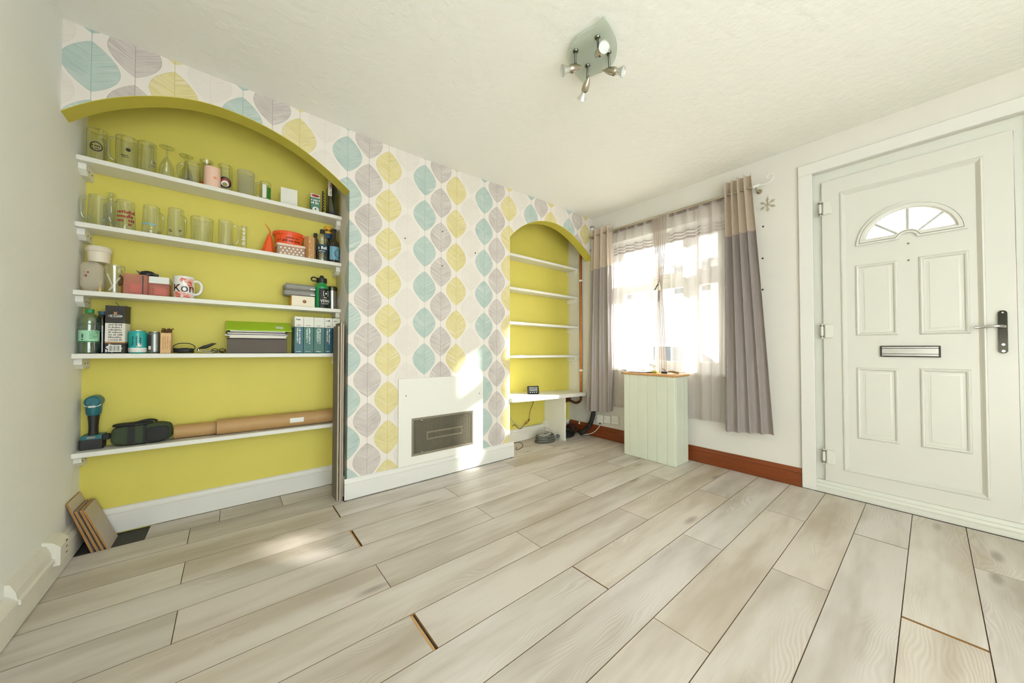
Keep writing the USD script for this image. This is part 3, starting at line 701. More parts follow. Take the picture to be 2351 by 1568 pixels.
t = thing('hexagonal_carton', 'brown six-sided carton with pale stars beside the orange tub', 'carton', (.411, 2.69, sz(2, .411) + .0005), 12)
hexa = Polygon([(.036 * math.cos(math.radians(a)), .036 * math.sin(math.radians(a))) for a in range(0, 360, 60)])
obj('body', prism(hexa, 0, .155), 'kraft', t, False)
st = MB()
for i, (x_, z_, s_) in enumerate(((-.006, .12, .007), (.004, .095, .005), (-.004, .065, .006), (.006, .03, .006), (-.006, .015, .008))):
    star = Polygon([((s_ if k % 2 == 0 else s_ * .45) * math.sin(k * math.pi / 5), (s_ if k % 2 == 0 else s_ * .45) * math.cos(k * math.pi / 5)) for k in range(10)])
    st.add(facing(mv(prism(star, 0, .001), (x_ - .006, z_, .0313))))
obj('stars', st, 'basket_rim', t, False)
obj('side_print', mv(rot(facing(mv(scribble(.022, .008, 8, line=2), (-.011, .06, .0313))), 60), (0, 0, 0)), 'basket_rim', t, False)
def bottle(name, label, x, y, lvl, prof, mat, capm=None, cap=None, cat='bottle'):
    t = thing(name, label, cat, (x, y, sz(lvl, x) + .0005))
    obj('body', lathe(prof, 32), mat, t, 40)
    if cap: obj('cap', lathe(cap, 24), capm, t, 40)
    return t
pbr('label_navy', '#1d3f52', .4); pbr('label_blue', '#6d9fb4', .4); pbr('label_teal', '#3f8f96', .4); pbr('label_mint', '#a7d8b4', .45); pbr('cap_green', '#2c8a52', .4); pbr('cap_blue', '#4a6f86', .4)
t = bottle('water_bottle', 'clear ribbed water bottle with a black cap and navy label', .486, 2.68, 2, [(0, 0), (.030, 0), (.033, .006), (.033, .02), (.0315, .024), (.033, .03), (.0315, .036), (.033, .042), (.0315, .05), (.033, .058), (.033, .15), (.030, .158), (.032, .165), (.028, .182), (.018, .195), (.0135, .199), (.0135, .208), (.0, .208)], 'clear_plastic', 'black_plastic', [(0, .200), (.0155, .200), (.0155, .222), (.013, .225), (0, .225)])
lab = obj('label', mv(bent(patch(.075, .055, .0005, 14, -.0375), .0333), (0, 0, .060)), 'label_navy', t, False)
obj('label_print', mv(bent(mv(scribble(.058, .020, 41, d=.0012), (-.03, 0, 0)), .0336), (0, 0, .082)), 'ink_white', lab, False)
obj('label_print', mv(bent(mv(scribble(.050, .006, 42, d=.0012), (-.025, 0, 0)), .0336), (0, 0, .066)), 'ink_white', lab, False)
t = bottle('beer_bottle', 'brown glass beer bottle with a blue label at the end of the second shelf', .560, 2.685, 2, [(0, 0), (.032, 0), (.035, .005), (.035, .125), (.030, .15), (.018, .168), (.0145, .19), (.0135, .225), (.0155, .227), (.0155, .238), (0, .238)], 'brown_glass', 'ink_black', [(0, .234), (.0165, .234), (.0165, .243), (.014, .246), (0, .246)])
lab = obj('label', mv(bent(patch(.070, .095, .0005, 14, -.035), .0353), (0, 0, .022)), 'label_blue', t, False)
obj('round_emblem', mv(bent(prism(Point(0, 0).buffer(.030).difference(Point(0, 0).buffer(.025)), 0, .001), .0356, .75), (0, 0, .068)), 'label_navy', lab, False)
pbr('yellow_cloth', '#e0a92f', .6); pbr('blue_cloth', '#1f4a72', .6)
t = thing('dressed_bottle', 'dark bottle in a yellow and blue cover with a black moustache, behind the beer bottle', 'bottle', (.535, 2.748, sz(2, .535) + .0005))
obj('body', lathe([(0, 0), (.028, 0), (.029, .004), (.029, .13), (.020, .17), (.015, .19), (0, .19)], 24), 'brown_glass', t, 40)
obj('blue_cover', lathe([(.0155, .185), (.024, .19), (.024, .222), (0, .222)], 24), 'blue_cloth', t, 40)
obj('yellow_cover', lathe([(.024, .222), (.0245, .225), (.0235, .268), (.020, .276), (0, .278)], 24), 'yellow_cloth', t, 40)
mus = unary_union([Polygon([(math.cos(a) * .013 + s * .010, math.sin(a) * .006 - abs(math.cos(a)) * .002) for a in np.linspace(0, 6.28, 20)]) for s in (-1, 1)] + [Polygon([(s * .018, .001), (s * .025, .008), (s * .016, -.005)]) for s in (-1, 1)])
obj('moustache', mv(bent(prism(mus, 0, .003), .0245), (0, 0, .244)), 'ink_black', t, False)
bottle('small_bottle', 'small dark capped bottle half hidden behind the water bottle', .455, 2.745, 2, [(0, 0), (.024, 0), (.025, .004), (.025, .15), (.014, .18), (.010, .19), (0, .19)], 'dark_glass', 'black_plastic', [(0, .19), (.012, .19), (.012, .208), (0, .208)])

# third shelf
t = thing('crumpled_bag', 'crumpled clear plastic bag at the left end of the third shelf', 'plastic bag', (-.545, 2.695, sz(3, -.545) + .0005))
m = trimesh.creation.icosphere(4); v = np.array(m.vertices); v = np.sign(v) * np.abs(v) ** .55
nn = meshkit.fbm(v * 3.1 + 5, 4, 3)[:, None] - .5; v = v * (1 + .22 * nn); v = v / np.abs(v).max(0)
m.vertices = v * [.042, .045, .077] + [0, 0, .078]
obj('film', m, 'misty_plastic', t, 50)
obj('pink_print', mv(bent(scribble(.02, .012, 3, line=2), .045, -.5), (0, 0, .09)), 'ink_red', t, False)
pbr('straw_yellow', '#d8b45c', .5)
obj('yellow_strip', cbox(.026, .034, -.030, -.028, .002, .05), 'straw_yellow', t, False)
pbr('tub_white', '#e6dcc6', .45)
t = thing('lidded_tub', 'round white lidded tub standing on the crumpled bag', 'tub', (-.530, 2.715, sz(3, -.53) + .157))
obj('body', lathe([(0, 0), (.036, 0), (.038, .003), (.041, .052), (.0445, .054), (.0445, .060), (0, .060)], 36), 'tub_white', t, 40)
obj('lid', lathe([(0, .0605), (.045, .0605), (.0455, .066), (.043, .070), (.041, .078), (.037, .082), (0, .082)], 36), 'tub_white', t, 40)
t = thing('clear_tub', 'clear plastic tub of white sticks and odds and ends on the third shelf', 'tub', (-.472, 2.69, sz(3, -.472) + .0005))
obj('body', lathe([(0, 0), (.030, 0), (.031, .003), (.037, .135), (.036, .148), (.034, .149), (.0345, .140)], 32), 'clear_plastic', t, 40)
pbr('stick_white', '#eee8d2', .6); pbr('leaf_dark', '#3d4a1f', .6)
t2 = thing('white_stick', 'two crossed white sticks inside the clear tub', 'stick', (-.472, 2.69, sz(3, -.472) + .0005))
obj('stick', tube([(-.022, -.010, .10), (.004, -.012, .012)], .0042, 10), 'stick_white', t2, 40)
obj('stick', tube([(.022, -.018, .085), (-.014, -.018, .012)], .0045, 10), 'stick_white', t2, 40)
t2 = thing('green_scrap', 'dark green and brown scrap inside the clear tub', 'scrap', (-.452, 2.70, sz(3, -.45) + .0065))
m = trimesh.creation.icosphere(2); v = np.array(m.vertices); v *= (1 + .5 * (meshkit.noise(v * 3 + 2, 4)[:, None] - .5)); m.vertices = v * [.010, .008, .030] + [0, 0, .065]
obj('scrap', m, 'leaf_dark', t2, 50); obj('stalk', tube([(0, 0, .0), (0, 0, .04)], .004, 8), 'straw_yellow', t2, 40)
t = thing('pink_box', 'translucent pink plastic box with a dark cable tie on the third shelf', 'box', (-.391, 2.685, sz(3, -.391) + .0005))
obj('shell', prism(sbox(-.036, -.036, .038, .036).buffer(.007), 0, .106), 'pink_plastic', t, 40)
pbr('red_core', '#e07f6c', .5)
obj('red_core', cbox(-.030, .030, -.028, .030, .004, .060, .01), 'red_core', t, False)
obj('cable_tie', cbox(.026, .030, -.0445, -.0432, .004, .100), 'ink_dark', t, False)
t = thing('pink_box', 'pink plastic cup with a white upper band beside the lettered mug', 'cup', (-.304, 2.685, sz(3, -.304) + .0005))
obj('shell', prism(sbox(-.034, -.034, .034, .034).buffer(.006), 0, .068), 'pink_plastic', t, 40)
obj('white_band', prism(sbox(-.034, -.034, .034, .034).buffer(.0058), .0685, .104), 'white_plastic', t, 40)
obj('red_core', cbox(-.028, .028, -.026, .028, .003, .050, .008), 'red_core', t, False)
t = thing('sunglasses_pouch', 'black glossy pouch lying on top of the pink box', 'pouch', (-.352, 2.685, sz(3, -.352) + .1068), 6)
m = trimesh.creation.icosphere(3); v = np.array(m.vertices); v[:, 2] = np.where(v[:, 2] < -.5, -.5, v[:, 2]); m.vertices = v * [.032, .024, .020] + [0, 0, .0101]
obj('body', m, 'black_plastic', t, 40)
obj('flap', cbox(.016, .042, -.018, .018, .004, .016, .003), 'black_plastic', t, False); obj('flap', prism([(-.028, .006), (-.042, .026), (-.026, .018)], -.012, .012, 'y'), 'black_plastic', t, False)
pbr('mug_white', '#eceae6', .25, coat_weight=.4); pbr('flower_pink', '#e9b4a6', .4); pbr('flower_red', '#d2604c', .4)
t = thing('lettered_mug', 'white mug with black letters and pink flowers on the third shelf', 'mug', (-.208, 2.675, sz(3, -.208) + .0005))
obj('body', lathe([(0, 0), (.040, 0), (.044, .004), (.045, .118), (.043, .122), (.040, .120), (.040, .008), (0, .008)], 40), 'mug_white', t, 40)
obj('handle', dhandle(.0445, .025, .098, .036, -8, .0075), 'mug_white', t, 40)
fl = MB(); fr_ = MB(); rr = random.Random(5)
for x_, z_ in ((.0, .098), (.018, .094), (.036, .096), (.03, .078), (-.03, .06), (-.012, .03), (-.032, .018), (.01, .016), (-.02, .010), (.026, .012), (.038, .06)):
    for k in range(5):
        a = k * 1.2566 + rr.random(); (fl if rr.random() < .7 else fr_).add(mv(bent(prism(Point(x_ + .008 * math.cos(a), .008 * math.sin(a)).buffer(.006, 5), 0, .0005), .0452), (0, 0, z_)))
obj('flower_print', fl, 'flower_pink', t, False); obj('flower_print', fr_, 'flower_red', t, False)
obj('lettering', mv(bent(mv(meshkit.text_mesh('Kon', .040, .0008), (-.047, 0, .0004)), .0452), (0, 0, .034)), 'ink_black', t, False)
pbr('grey_case', '#8a877f', .5, var=.1, vs=30)
t = thing('slim_case', 'grey slim case on the cream box, lower of the two', 'case', (.353, 2.70, sz(3, .353) + .0710), 0)
obj('shell', cbox(-.090, .090, -.05, .05, 0, .038, .008), 'grey_case', t, False)
obj('end_mark', cbox(.060, .088, -.0506, -.05, .010, .016), 'ink_white', t, False)
t = thing('slim_case', 'grey slim case lying topmost on the stack at the right of the third shelf', 'case', (.353, 2.70, sz(3, .353) + .1095), 3)
obj('shell', cbox(-.088, .090, -.05, .05, 0, .040, .009), 'grey_case', t, False)
obj('end_mark', cbox(.056, .086, -.0506, -.05, .010, .017), 'ink_white', t, False)
pbr('cream_card', '#eadfc6', .5); pbr('orange_card', '#dba53f', .5)
t = thing('cream_box', 'cream drawer-like box with a round brown button, under the grey cases', 'box', (.371, 2.690, sz(3, .371) + .0005))
obj('body', cbox(-.066, .067, -.05, .055, 0, .070, .002), 'cream_card', t, False)
obj('orange_side', cbox(-.068, -.0655, -.049, .055, .001, .069), 'orange_card', t, False)
obj('button', mv(rot(MB().lathe([(0, 0), (.010, 0), (.010, .003), (.006, .006), (0, .006)], 20).mesh(), 90, (1, 0, 0)), (.006, -.05, .034)), 'copper', t, 40)
t = thing('sports_bottle', 'green sports bottle with a black looped cap and black lettered sleeve', 'bottle', (.487, 2.688, sz(3, .487) + .0005))
obj('body', lathe([(0, 0), (.040, 0), (.044, .005), (.044, .14), (.042, .152), (.030, .166), (.027, .17), (.027, .185), (0, .185)], 36), 'green_plastic', t, 40)
cp = obj('cap', lathe([(0, .178), (.031, .178), (.032, .181), (.032, .207), (.029, .211), (.016, .212), (.013, .222), (.010, .230), (0, .232)], 32), 'black_plastic', t, 40)
obj('loop', tube(curve([(-.030, 0, .205), (-.045, 0, .214), (-.062, 0, .208), (-.062, 0, .194), (-.046, 0, .188), (-.030, 0, .19)], 20), .0045, 8), 'black_plastic', cp, 40)
sl = obj('sleeve', mv(bent(patch(.105, .132, .001, 18, -.0425), .0443, .42), (0, 0, .004)), 'ink_black', t, 40)
obj('lettering', mv(bent(mv(meshkit.text_mesh('VERON', .017, .0008, True), (-.032, 0, .0012)), .0447, .35), (0, 0, .043)), 'ink_white', sl, False)
obj('lettering', mv(bent(mv(meshkit.text_mesh('THE DIFF', .008, .0008), (-.026, 0, .0012)), .0447, .35), (0, 0, .028)), 'ink_white', sl, False)
obj('crest', mv(bent(mv(prism(unary_union([sbox(-.014, -.014, .014, .014).buffer(.004).difference(sbox(-.012, -.012, .012, .012).buffer(.003)), Point(0, 0).buffer(.007)]), 0, .0008), (0, 0, .0012)), .0447, .45), (0, 0, .102)), 'ink_white', sl, False)
obj('lettering', mv(bent(mv(scribble(.030, .008, 5), (-.012, 0, .0012)), .0447, .40), (0, 0, .070)), 'ink_white', sl, False)
t = thing('steel_flask', 'silver flask with a dark lid behind the green sports bottle', 'flask', (.562, 2.735, sz(3, .562) + .0005))
obj('body', lathe([(0, 0), (.028, 0), (.031, .003), (.031, .138), (0, .138)], 32), 'aluminium', t, 40)
obj('lid', lathe([(0, .1385), (.032, .1385), (.032, .162), (.028, .168), (0, .168)], 32), 'dark_chrome', t, 40)

# fourth shelf
t = bottle('drinks_bottle', 'large pale green plastic bottle with a green cap and mint label', -.550, 2.68, 4, [(0, 0), (.026, 0), (.034, .004), (.0355, .02), (.0355, .05), (.034, .055), (.034, .118), (.0355, .123), (.0355, .145), (.033, .147), (.0355, .152), (.034, .172), (.025, .192), (.014, .201), (.013, .206), (0, .206)], 'aqua_plastic', 'cap_green', [(0, .2035), (.0155, .2035), (.0155, .220), (.014, .222), (0, .222)])
lab = obj('label', mv(bent(patch(.105, .058, .0005, 18, -.0525), .0345), (0, 0, .057)), 'label_mint', t, 40)
obj('label_edge', mv(bent(patch(.105, .005, .0007, 18, -.0525), .0346), (0, 0, .057)), 'cap_green', lab, 40)
obj('label_print', mv(bent(rot(scribble(.034, .010, 3), 90), .0349, -.35), (0, 0, .068)), 'label_navy', lab, False)
obj('label_print', mv(bent(mv(scribble(.030, .005, 6, line=5), (0, 0, 0)), .0349, .2), (0, 0, .105)), 'cap_green', lab, False)
bottle('drinks_bottle', 'dark bottle with a blue-grey cap behind the large green-capped bottle', -.518, 2.742, 4, [(0, 0), (.030, 0), (.033, .004), (.033, .13), (.030, .16), (.018, .19), (.013, .20), (0, .20)], 'dark_glass', 'cap_blue', [(0, .2005), (.016, .2005), (.016, .218), (0, .219)])
pbr('carton_black', '#2f2b28', .5); pbr('carton_white', '#e8e3d8', .5); pbr('carton_brown', '#b98a55', .5)
t = thing('drinks_carton', 'tall black and white carton with an oval logo and a barcode', 'carton', (-.455, 2.685, sz(4, -.455) + .0005), -6)
obj('white_box', cbox(-.035, .035, -.035, .035, .060, .155), 'carton_white', t, False)
obj('black_top', cbox(-.0352, .0352, -.0352, .0352, .1555, .245), 'carton_black', t, False)
obj('brown_strip', cbox(-.0352, .0352, -.0352, .0352, .0525, .0598), 'carton_brown', t, False)
bp = obj('patterned_base', cbox(-.0352, .0352, -.0352, .0352, 0, .0522), 'carton_black', t, False)
obj('flap', prism([(.0355, .246), (.0375, .246), (.058, .232), (.0572, .230)], -.030, .034, 'y') if False else rot(cbox(.036, .0372, -.034, .034, .150, .246), 6, (0, 1, 0), (.036, 0, .246)), 'carton_black', t, False)
wp = MB(); rr = random.Random(8)
for k in range(26): x_, z_ = rr.uniform(-.034, .024), rr.uniform(.001, .046); wp.box(x_, x_ + rr.uniform(.004, .010), -.0358, -.0352, z_, z_ + rr.uniform(.003, .006))
obj('white_flecks', wp, 'ink_white', bp, False)
obj('barcode_panel', cbox(-.023, .023, -.0362, -.0356, .008, .044), 'ink_white', bp, False)
bars = MB()
for k in range(9): bars.box(-.018 + k * .0042, -.018 + k * .0042 + (.0012, .002, .0009)[k % 3], -.0367, -.0362, .012, .040)
obj('barcode', bars, 'ink_black', bp, False)
lg = MB(); oval = [(math.cos(a), math.sin(a)) for a in np.linspace(0, 6.283, 30)]
lg.add(facing(mv(prism(Polygon([(x_ * .025, y_ * .008) for x_, y_ in oval]).difference(Polygon([(x_ * .0238, y_ * .0068) for x_, y_ in oval])), 0, .0006), (0, .192, .0353))))
lg.add(facing(mv(meshkit.text_mesh('St Austell', .0072, .0006, True), (-.0195, .1888, .0353))))
obj('oval_logo', lg, 'ink_white', t, False)
obj('crest', facing(mv(prism(Polygon([(-.007, -.008), (.007, -.008), (.004, 0), (.008, .007), (0, .005), (-.008, .007), (-.004, 0)]), 0, .0006), (0, .207, .0353))), 'carton_brown', t, False)
obj('letter_grid', facing(mv(scribble(.046, .008, 17, line=7, gap=1.6), (-.023, .143, .0351))), 'ink_grey', t, False)
obj('string_tail', tube(curve([(.004, .0, .246), (-.004, 0, .258), (-.010, 0, .268)], 8), .0012, 6), 'ink_black', t, 40)
def can(label, x, y, mat, r, h, extra=None):
    t = thing('drinks_can', label, 'can', (x, y, sz(4, x) + .0005))
    obj('body', lathe([(r - .006, .0), (r - .003, .002), (r, .010), (r, h - .014), (r - .006, h - .004)], 36), mat, t, 40)
    obj('end', lathe([(0, h - .006), (r - .009, h - .006), (r - .008, h), (r - .006, h), (r - .0055, h - .004)], 36), 'aluminium', t, 40)
    obj('base', lathe([(0, .004), (r - .008, .004), (r - .006, 0), (r - .0058, .001)], 36), 'aluminium', t, 40)
    return t
pbr('can_teal', '#17a39b', .3, coat_weight=.4); pbr('can_silver', '#8d8f8b', .3, .8)
t = can('turquoise drinks can with a white foot on the fourth shelf', -.384, 2.685, 'can_teal', .0345, .122)
obj('white_foot', lathe([(.0312, .002), (.0348, .010), (.0348, .030)], 36), 'ink_white', t, 40)
obj('code_panel', mv(bent(patch(.014, .018, .0005, 6, -.007), .0348, .35), (0, 0, .036)), 'ink_white', t, False)
obj('fine_print', mv(bent(rot(scribble(.045, .007, 5, line=3, gap=2), 90), .0348, -.3), (0, 0, .045)), 'label_navy', t, False)
t = can('silver and black drinks can next to the turquoise one', -.322, 2.69, 'can_silver', .0265, .118)
obj('black_panel', mv(bent(patch(.022, .085, .0005, 8, -.011), .0267, -.75), (0, 0, .014)), 'ink_dark', t, 40)
obj('code_panel', mv(bent(patch(.012, .020, .0008, 6, -.006), .0269, -.6), (0, 0, .02)), 'ink_white', t, False)
pbr('peach_card', '#deb583', .55)
t = thing('paper_gift_box', 'narrow peach carton with crinkled brown filling at its top', 'carton', (-.274, 2.68, sz(4, -.274) + .0005), -5)
obj('body', cbox(-.021, .021, -.021, .021, 0, .112, .001), 'peach_card', t, False)
obj('faint_print', facing(mv(rot(scribble(.07, .005, 5, line=4, gap=1.8), 90), (-.008, .022, .0212))), 'carton_brown', t, False)
cr = MB(); rr = random.Random(2)
for k in range(12):
    p0 = np.array([rr.uniform(-.016, .016), rr.uniform(-.016, .016), .110]); cr.tube(curve([p0, p0 + [rr.uniform(-.01, .01), rr.uniform(-.01, .01), .014], p0 + [rr.uniform(-.014, .014), rr.uniform(-.01, .01), rr.uniform(.016, .03)]], 6), .0032, 5)
pbr('crinkle', '#6b4a26', .7)
obj('crinkled_filling', cr, 'crinkle', t, 40)
t = thing('coiled_headphones', 'coil of black cable lying on the fourth shelf', 'cable', (-.205, 2.69, sz(4, -.205) + .0005))
pts = [(.040 * math.cos(a) * (1 - .012 * a / 6.28), .032 * math.sin(a), .006 + .0055 * (a / 6.283) % .020) for a in np.linspace(0, 6.283 * 5, 130)]
obj('cable', tube(pts, .0042, 7), 'black_rubber', t, 40)
obj('cable', tube([(.046 * math.cos(a), .010 + .004 * math.sin(a), .032 + .026 * math.sin(a)) for a in np.linspace(-.6, 3.7, 40)], .0022, 6), 'black_rubber', t, 40)
obj('plug_block', cbox(-.020, .022, -.014, .010, .012, .030, .004), 'black_plastic', t, False)
t = thing('paper_slips', 'loose white paper slips under the black grip on the fourth shelf', 'paper', (-.105, 2.685, sz(4, -.105) + .0005))
for k, (a, x_) in enumerate(((5, -.012), (-14, .006), (12, .012))):
    m = cbox(-.035, .035, -.028, .028, 0, .0008); v = np.array(m.vertices); v[:, 2] += .0012 + .003 * k + (v[:, 0] < 0) * .010; m.vertices = v
    obj('slip', mv(rot(m, a), (x_, 0, 0)), 'ink_white', t, False)
t = thing('black_grip', 'bent black plastic grip with a silver pivot resting on the paper slips', 'tool', (-.105, 2.685, sz(4, -.105) + .022))
obj('grip', tube(curve([(-.040, 0, .006), (-.020, 0, .012), (.006, 0, .022), (.034, 0, .034), (.040, 0, .033)], 16), np.r_[np.linspace(.003, .010, 6), np.linspace(.010, .008, 6), np.linspace(.007, .002, 4)], 10), 'black_plastic', t, 40)
obj('pivot', MB().lathe([(0, -.004), (.006, -.004), (.006, .006), (0, .008)], 16, (-.038, 0, -.002)), 'chrome', t, 40)
t = thing('spectacles', 'folded black-rimmed spectacles left of the dark box', 'spectacles', (-.052, 2.688, sz(4, -.052) + .0005), -10)
for s in (-1, 1): obj('rim', tube([(s * .018 + .014 * math.cos(a), -.014 + .003 * math.sin(a), .015 + .012 * math.sin(a)) for a in np.linspace(0, 6.283, 24, endpoint=False)], .002, 6, closed=True), 'black_plastic', t, 40)
obj('bridge', tube([(-.005, -.014, .019), (0, -.015, .022), (.005, -.014, .019)], .0018, 6), 'black_plastic', t, 40)
for s in (-1, 1): obj('temple', tube(curve([(s * .032, -.013, .020), (s * .020, .006 + .004 * s, .014), (-s * .030, .008 + .004 * s, .006)], 10), .0022, 6), 'black_plastic', t, 40)
pbr('box_taupe', '#574c42', .6, var=.06, vs=60)
t = thing('storage_box', 'long dark taupe storage box under the papers on the fourth shelf', 'box', (.132, 2.70, sz(4, .132) + .0005))
obj('body', cbox(-.148, .150, -.058, .075, 0, .088, .002), 'box_taupe', t, False)
obj('lid_edge', cbox(-.1495, .1515, -.0595, .076, .0885, .0935, .001), 'carton_black', t, False)
pbr('mag_violet', '#8a7f8d', .5, var=.6, vs=45, stretch=(1, 1, .2))
zz = sz(4, .132) + .0945
specs = [(.012, 'carton_white', -.142, .145, 0), (.006, 'tin_cream', -.160, .160, 1), (.005, 'ink_grey', -.150, .158, -2), (.006, 'carton_white', -.148, .152, 2), (.005, 'box_taupe', -.155, .150, 0), (.006, 'ink_white', -.138, .140, 1)]
order = ['lowest', 'second lowest', 'third lowest', 'third from top', 'second from top', 'topmost']
for k, (h_, mt, xa, xb, a) in enumerate(specs):
    t = thing('magazine', 'magazine %s in the pile between green folder and dark box' % order[k], 'magazine', (.132, 2.70, zz), a, group='pile of magazines')
    pg = cbox(xa + (.004, .0, .012, .0, .006, .003)[k], xb - (.0, .01, .0, .014, .02, .0)[k], -.060, .074, .0006, h_ - .0006)
    obj('pages', pg, ('tin_cream', 'carton_white', 'mag_violet', 'tin_cream', 'ink_dark', 'carton_white')[k], t, False)
    obj('cover', cbox(xa - .001, xb + .001, -.061, .0745, h_ - .0006, h_), mt, t, False); obj('cover', cbox(xa - .001, xb + .001, -.061, .0745, 0, .0006), mt, t, False)
    zz += h_ + .0006
pbr('lime_card', '#a9cf2c', .45)
t = thing('ring_folder', 'lime green folder lying sloped on top of the magazines', 'folder', (.140, 2.70, zz + .001), 0)
m = prism([(-.062, .002), (.074, .028), (.074, .062), (-.062, .008)], -.158, .160, 'x'); obj('cover', prism([(-.066, 0), (.076, .060), (.076, .0635), (-.066, .0035)], -.164, .168, 'x'), 'lime_card', t, False)
obj('cover', prism([(-.064, -.0005), (.076, -.0005), (.076, .0025), (-.064, .0025)], -.160, .164, 'x'), 'lime_card', t, False)
obj('paper_block', prism([(-.050, .0028), (.070, .0028), (.070, .055)], -.150, .152, 'x'), 'carton_white', t, False)
m = prism([(-.03, .0165), (.004, .0307), (.0036, .0317), (-.0304, .0175)], .085, .125, 'x'); obj('white_label', mv(m, (0, 0, .0024)), 'ink_white', t, False)
greens = ['#1d5a63', '#256357', '#2d6355', '#17525e', '#1c5670']
for i, c in enumerate(greens): pbr('book_cloth_%s' % 'abcde'[i], c, .4)
pbr('book_white', '#e3e1d3', .45)
bl = ['leftmost of the five tall teal books with white heads, its cover showing', 'second from the left of the five tall teal books', 'greenest and middle one of the five tall teal books', 'second from the right of the five tall teal books', 'rightmost of the five tall teal books, half behind the laminate strips']
for i, (xa, xb) in enumerate(((.322, .3725), (.3735, .4325), (.4335, .4975), (.4985, .5475), (.5485, .594))):
    w = xb - xa; t = thing('book', bl[i], 'book', (xa, 2.635, sz(4, xa) + .0005), group=None)
    H = .242; mt = 'book_cloth_%s' % 'abcde'[i]
    obj('cover', cbox(0, w, 0, .1425, 0, H * .715, .0015), mt, t, False)
    obj('white_head', cbox(0, w, 0, .1425, H * .717, H, .0015), 'book_white', t, False)
    obj('spine_mark', facing(mv(scribble(w * .55, .009, 50 + i * (i != 2)), (w * .2, H * .90, .0002))), 'ink_black' if i not in (1, 2) else 'tin_cream', t, False)
    obj('spine_mark', facing(mv(scribble(w * .55, .005, 60 + i), (w * .2, H * .755, .0002))), 'ink_brown' if i in (0, 1) else 'ink_dark', t, False)
    obj('spine_title', mv(facing(rot(scribble(.105, .0085, 70 + i, line=2, gap=1.4), -90)), (w * .52, 0, H * .69)), 'ink_white', t, False)
    obj('spine_title', mv(facing(rot(scribble(.08, .005, 80 + i, line=1), -90)), (w * .24, 0, H * .66)), 'label_mint', t, False)
    obj('publisher_mark', facing(mv(scribble(w * .5, .006, 90 + i), (w * .25, .008, .0002))), 'ink_white', t, False)

# lowest shelf
pbr('drill_teal', '#1f6673', .4); pbr('drill_black', '#22211f', .55, bump=.3, bs=300)
t = thing('cordless_drill', 'teal and black cordless drill standing on its battery on the lowest shelf', 'drill', (-.540, 2.735, sz(5, -.537) + .0005))
bt = obj('battery', prism(sbox(-.034, -.032, .034, .034).buffer(.004), .0, .050), 'drill_black', t, 40)
obj('battery_latch', cbox(-.020, .020, -.0375, -.034, .014, .030, .002), 'black_plastic', bt, False)
obj('foot_plate', prism(sbox(-.030, -.030, .034, .034).buffer(.005), .0505, .070), 'drill_teal', t, 40)
obj('battery_clip', cbox(-.016, .014, -.0375, -.032, .055, .066, .002), 'grey_case', t, False)
obj('grip', lathe([(.019, .070), (.017, .085), (.0165, .11), (.018, .14), (.021, .168), (.020, .175)], 20, sy=1.35), 'drill_black', t, 40)
m = MB(); m.lathe([(0, -.028), (.022, -.028), (.0285, -.022), (.030, .0), (.030, .040), (.022, .05), (0, .05)], 28)
obj('motor_housing', mv(rot(m, -90, (1, 0, 0)), (0, 0, .236)) if False else mv(rot(m.mesh(), -90, (1, 0, 0)), (0, -.006, .240)), 'drill_teal', t, 40)
obj('collar', lathe([(.022, .170), (.026, .178), (.0275, .20), (.029, .235)], 24, sy=1.25), 'drill_teal', t, 40)
obj('white_trim', tube([(.0285 * math.sin(a), -.034 + .008 * abs(math.sin(a)), .228 - .013 * math.cos(a * .95)) for a in np.linspace(-1.45, 1.45, 16)], .0018, 6), 'white_plastic', t, 40)
obj('name_plate', cbox(-.012, .012, -.0375, -.0345, .212, .221, .001), 'white_plastic', t, False)
obj('chuck', mv(rot(MB().lathe([(0, 0), (.018, 0), (.016, .018), (.009, .026), (0, .026)], 20).mesh(), -90, (1, 0, 0)), (0, .018 + .0, .240)), 'black_plastic', t, 40) if False else None
pbr('bag_green', '#39452f', .8, var=.2, vs=200, bump=.5, bs=400); pbr('strap_black', '#1c1d1a', .7)
t = thing('tool_roll_bag', 'dark green cloth bag with black straps lying on the lowest shelf', 'bag', (-.362, 2.722, sz(5, -.368) + .0005))
def soft(w, d, h, p=.6, seed=1, amp=.06):
    m = trimesh.creation.icosphere(4); v = np.array(m.vertices); v = np.sign(v) * np.abs(v) ** p
    v = v / np.abs(v).max(0); v *= 1 + amp * (meshkit.fbm(v * 2 + seed, 3, seed)[:, None] - .5); v = v / np.abs(v).max(0)
    m.vertices = v * [w / 2, d / 2, h / 2] + [0, 0, h / 2]; return m
obj('body', soft(.232, .095, .108, .5, 3), 'bag_green', t, 50)
def band(x, w, mat):                                                 # strap round the bag's front
    pr = [(-.0495, .008), (-.0505, .03), (-.0505, .08), (-.046, .102), (-.030, .110)]
    q = [(a + (.003 if k else .002), b_) for k, (a, b_) in enumerate(pr)]
    return obj('strap', prism(Polygon(pr + q[::-1]), x, x + w, 'x'), mat, t, 30)
band(-.050, .026, 'strap_black'); band(.006, .014, 'strap_black')
obj('pocket', rot(soft(.085, .020, .080, .45, 7), 0), 'strap_black', t, 50) if False else obj('pocket', mv(soft(.090, .016, .078, .45, 7), (.060, -.048, .012)), 'strap_black', t, 50)
obj('flap', mv(soft(.15, .06, .018, .6, 9), (-.035, -.010, .101)), 'strap_black', t, 50)
obj('handle', tube(curve([(-.060, -.02, .112), (-.02, -.025, .118), (.03, -.025, .127), (.055, -.018, .116)], 14), .006, 8), 'strap_black', t, 40)
obj('buckle', mv(cbox(-.014, .014, -.010, .010, 0, .03, .004), (-.128, -.02, .045)), 'strap_black', t, False)
pbr('tube_brown', '#b8925f', .55, var=.05, vs=40)
zs = sz(5, .26)
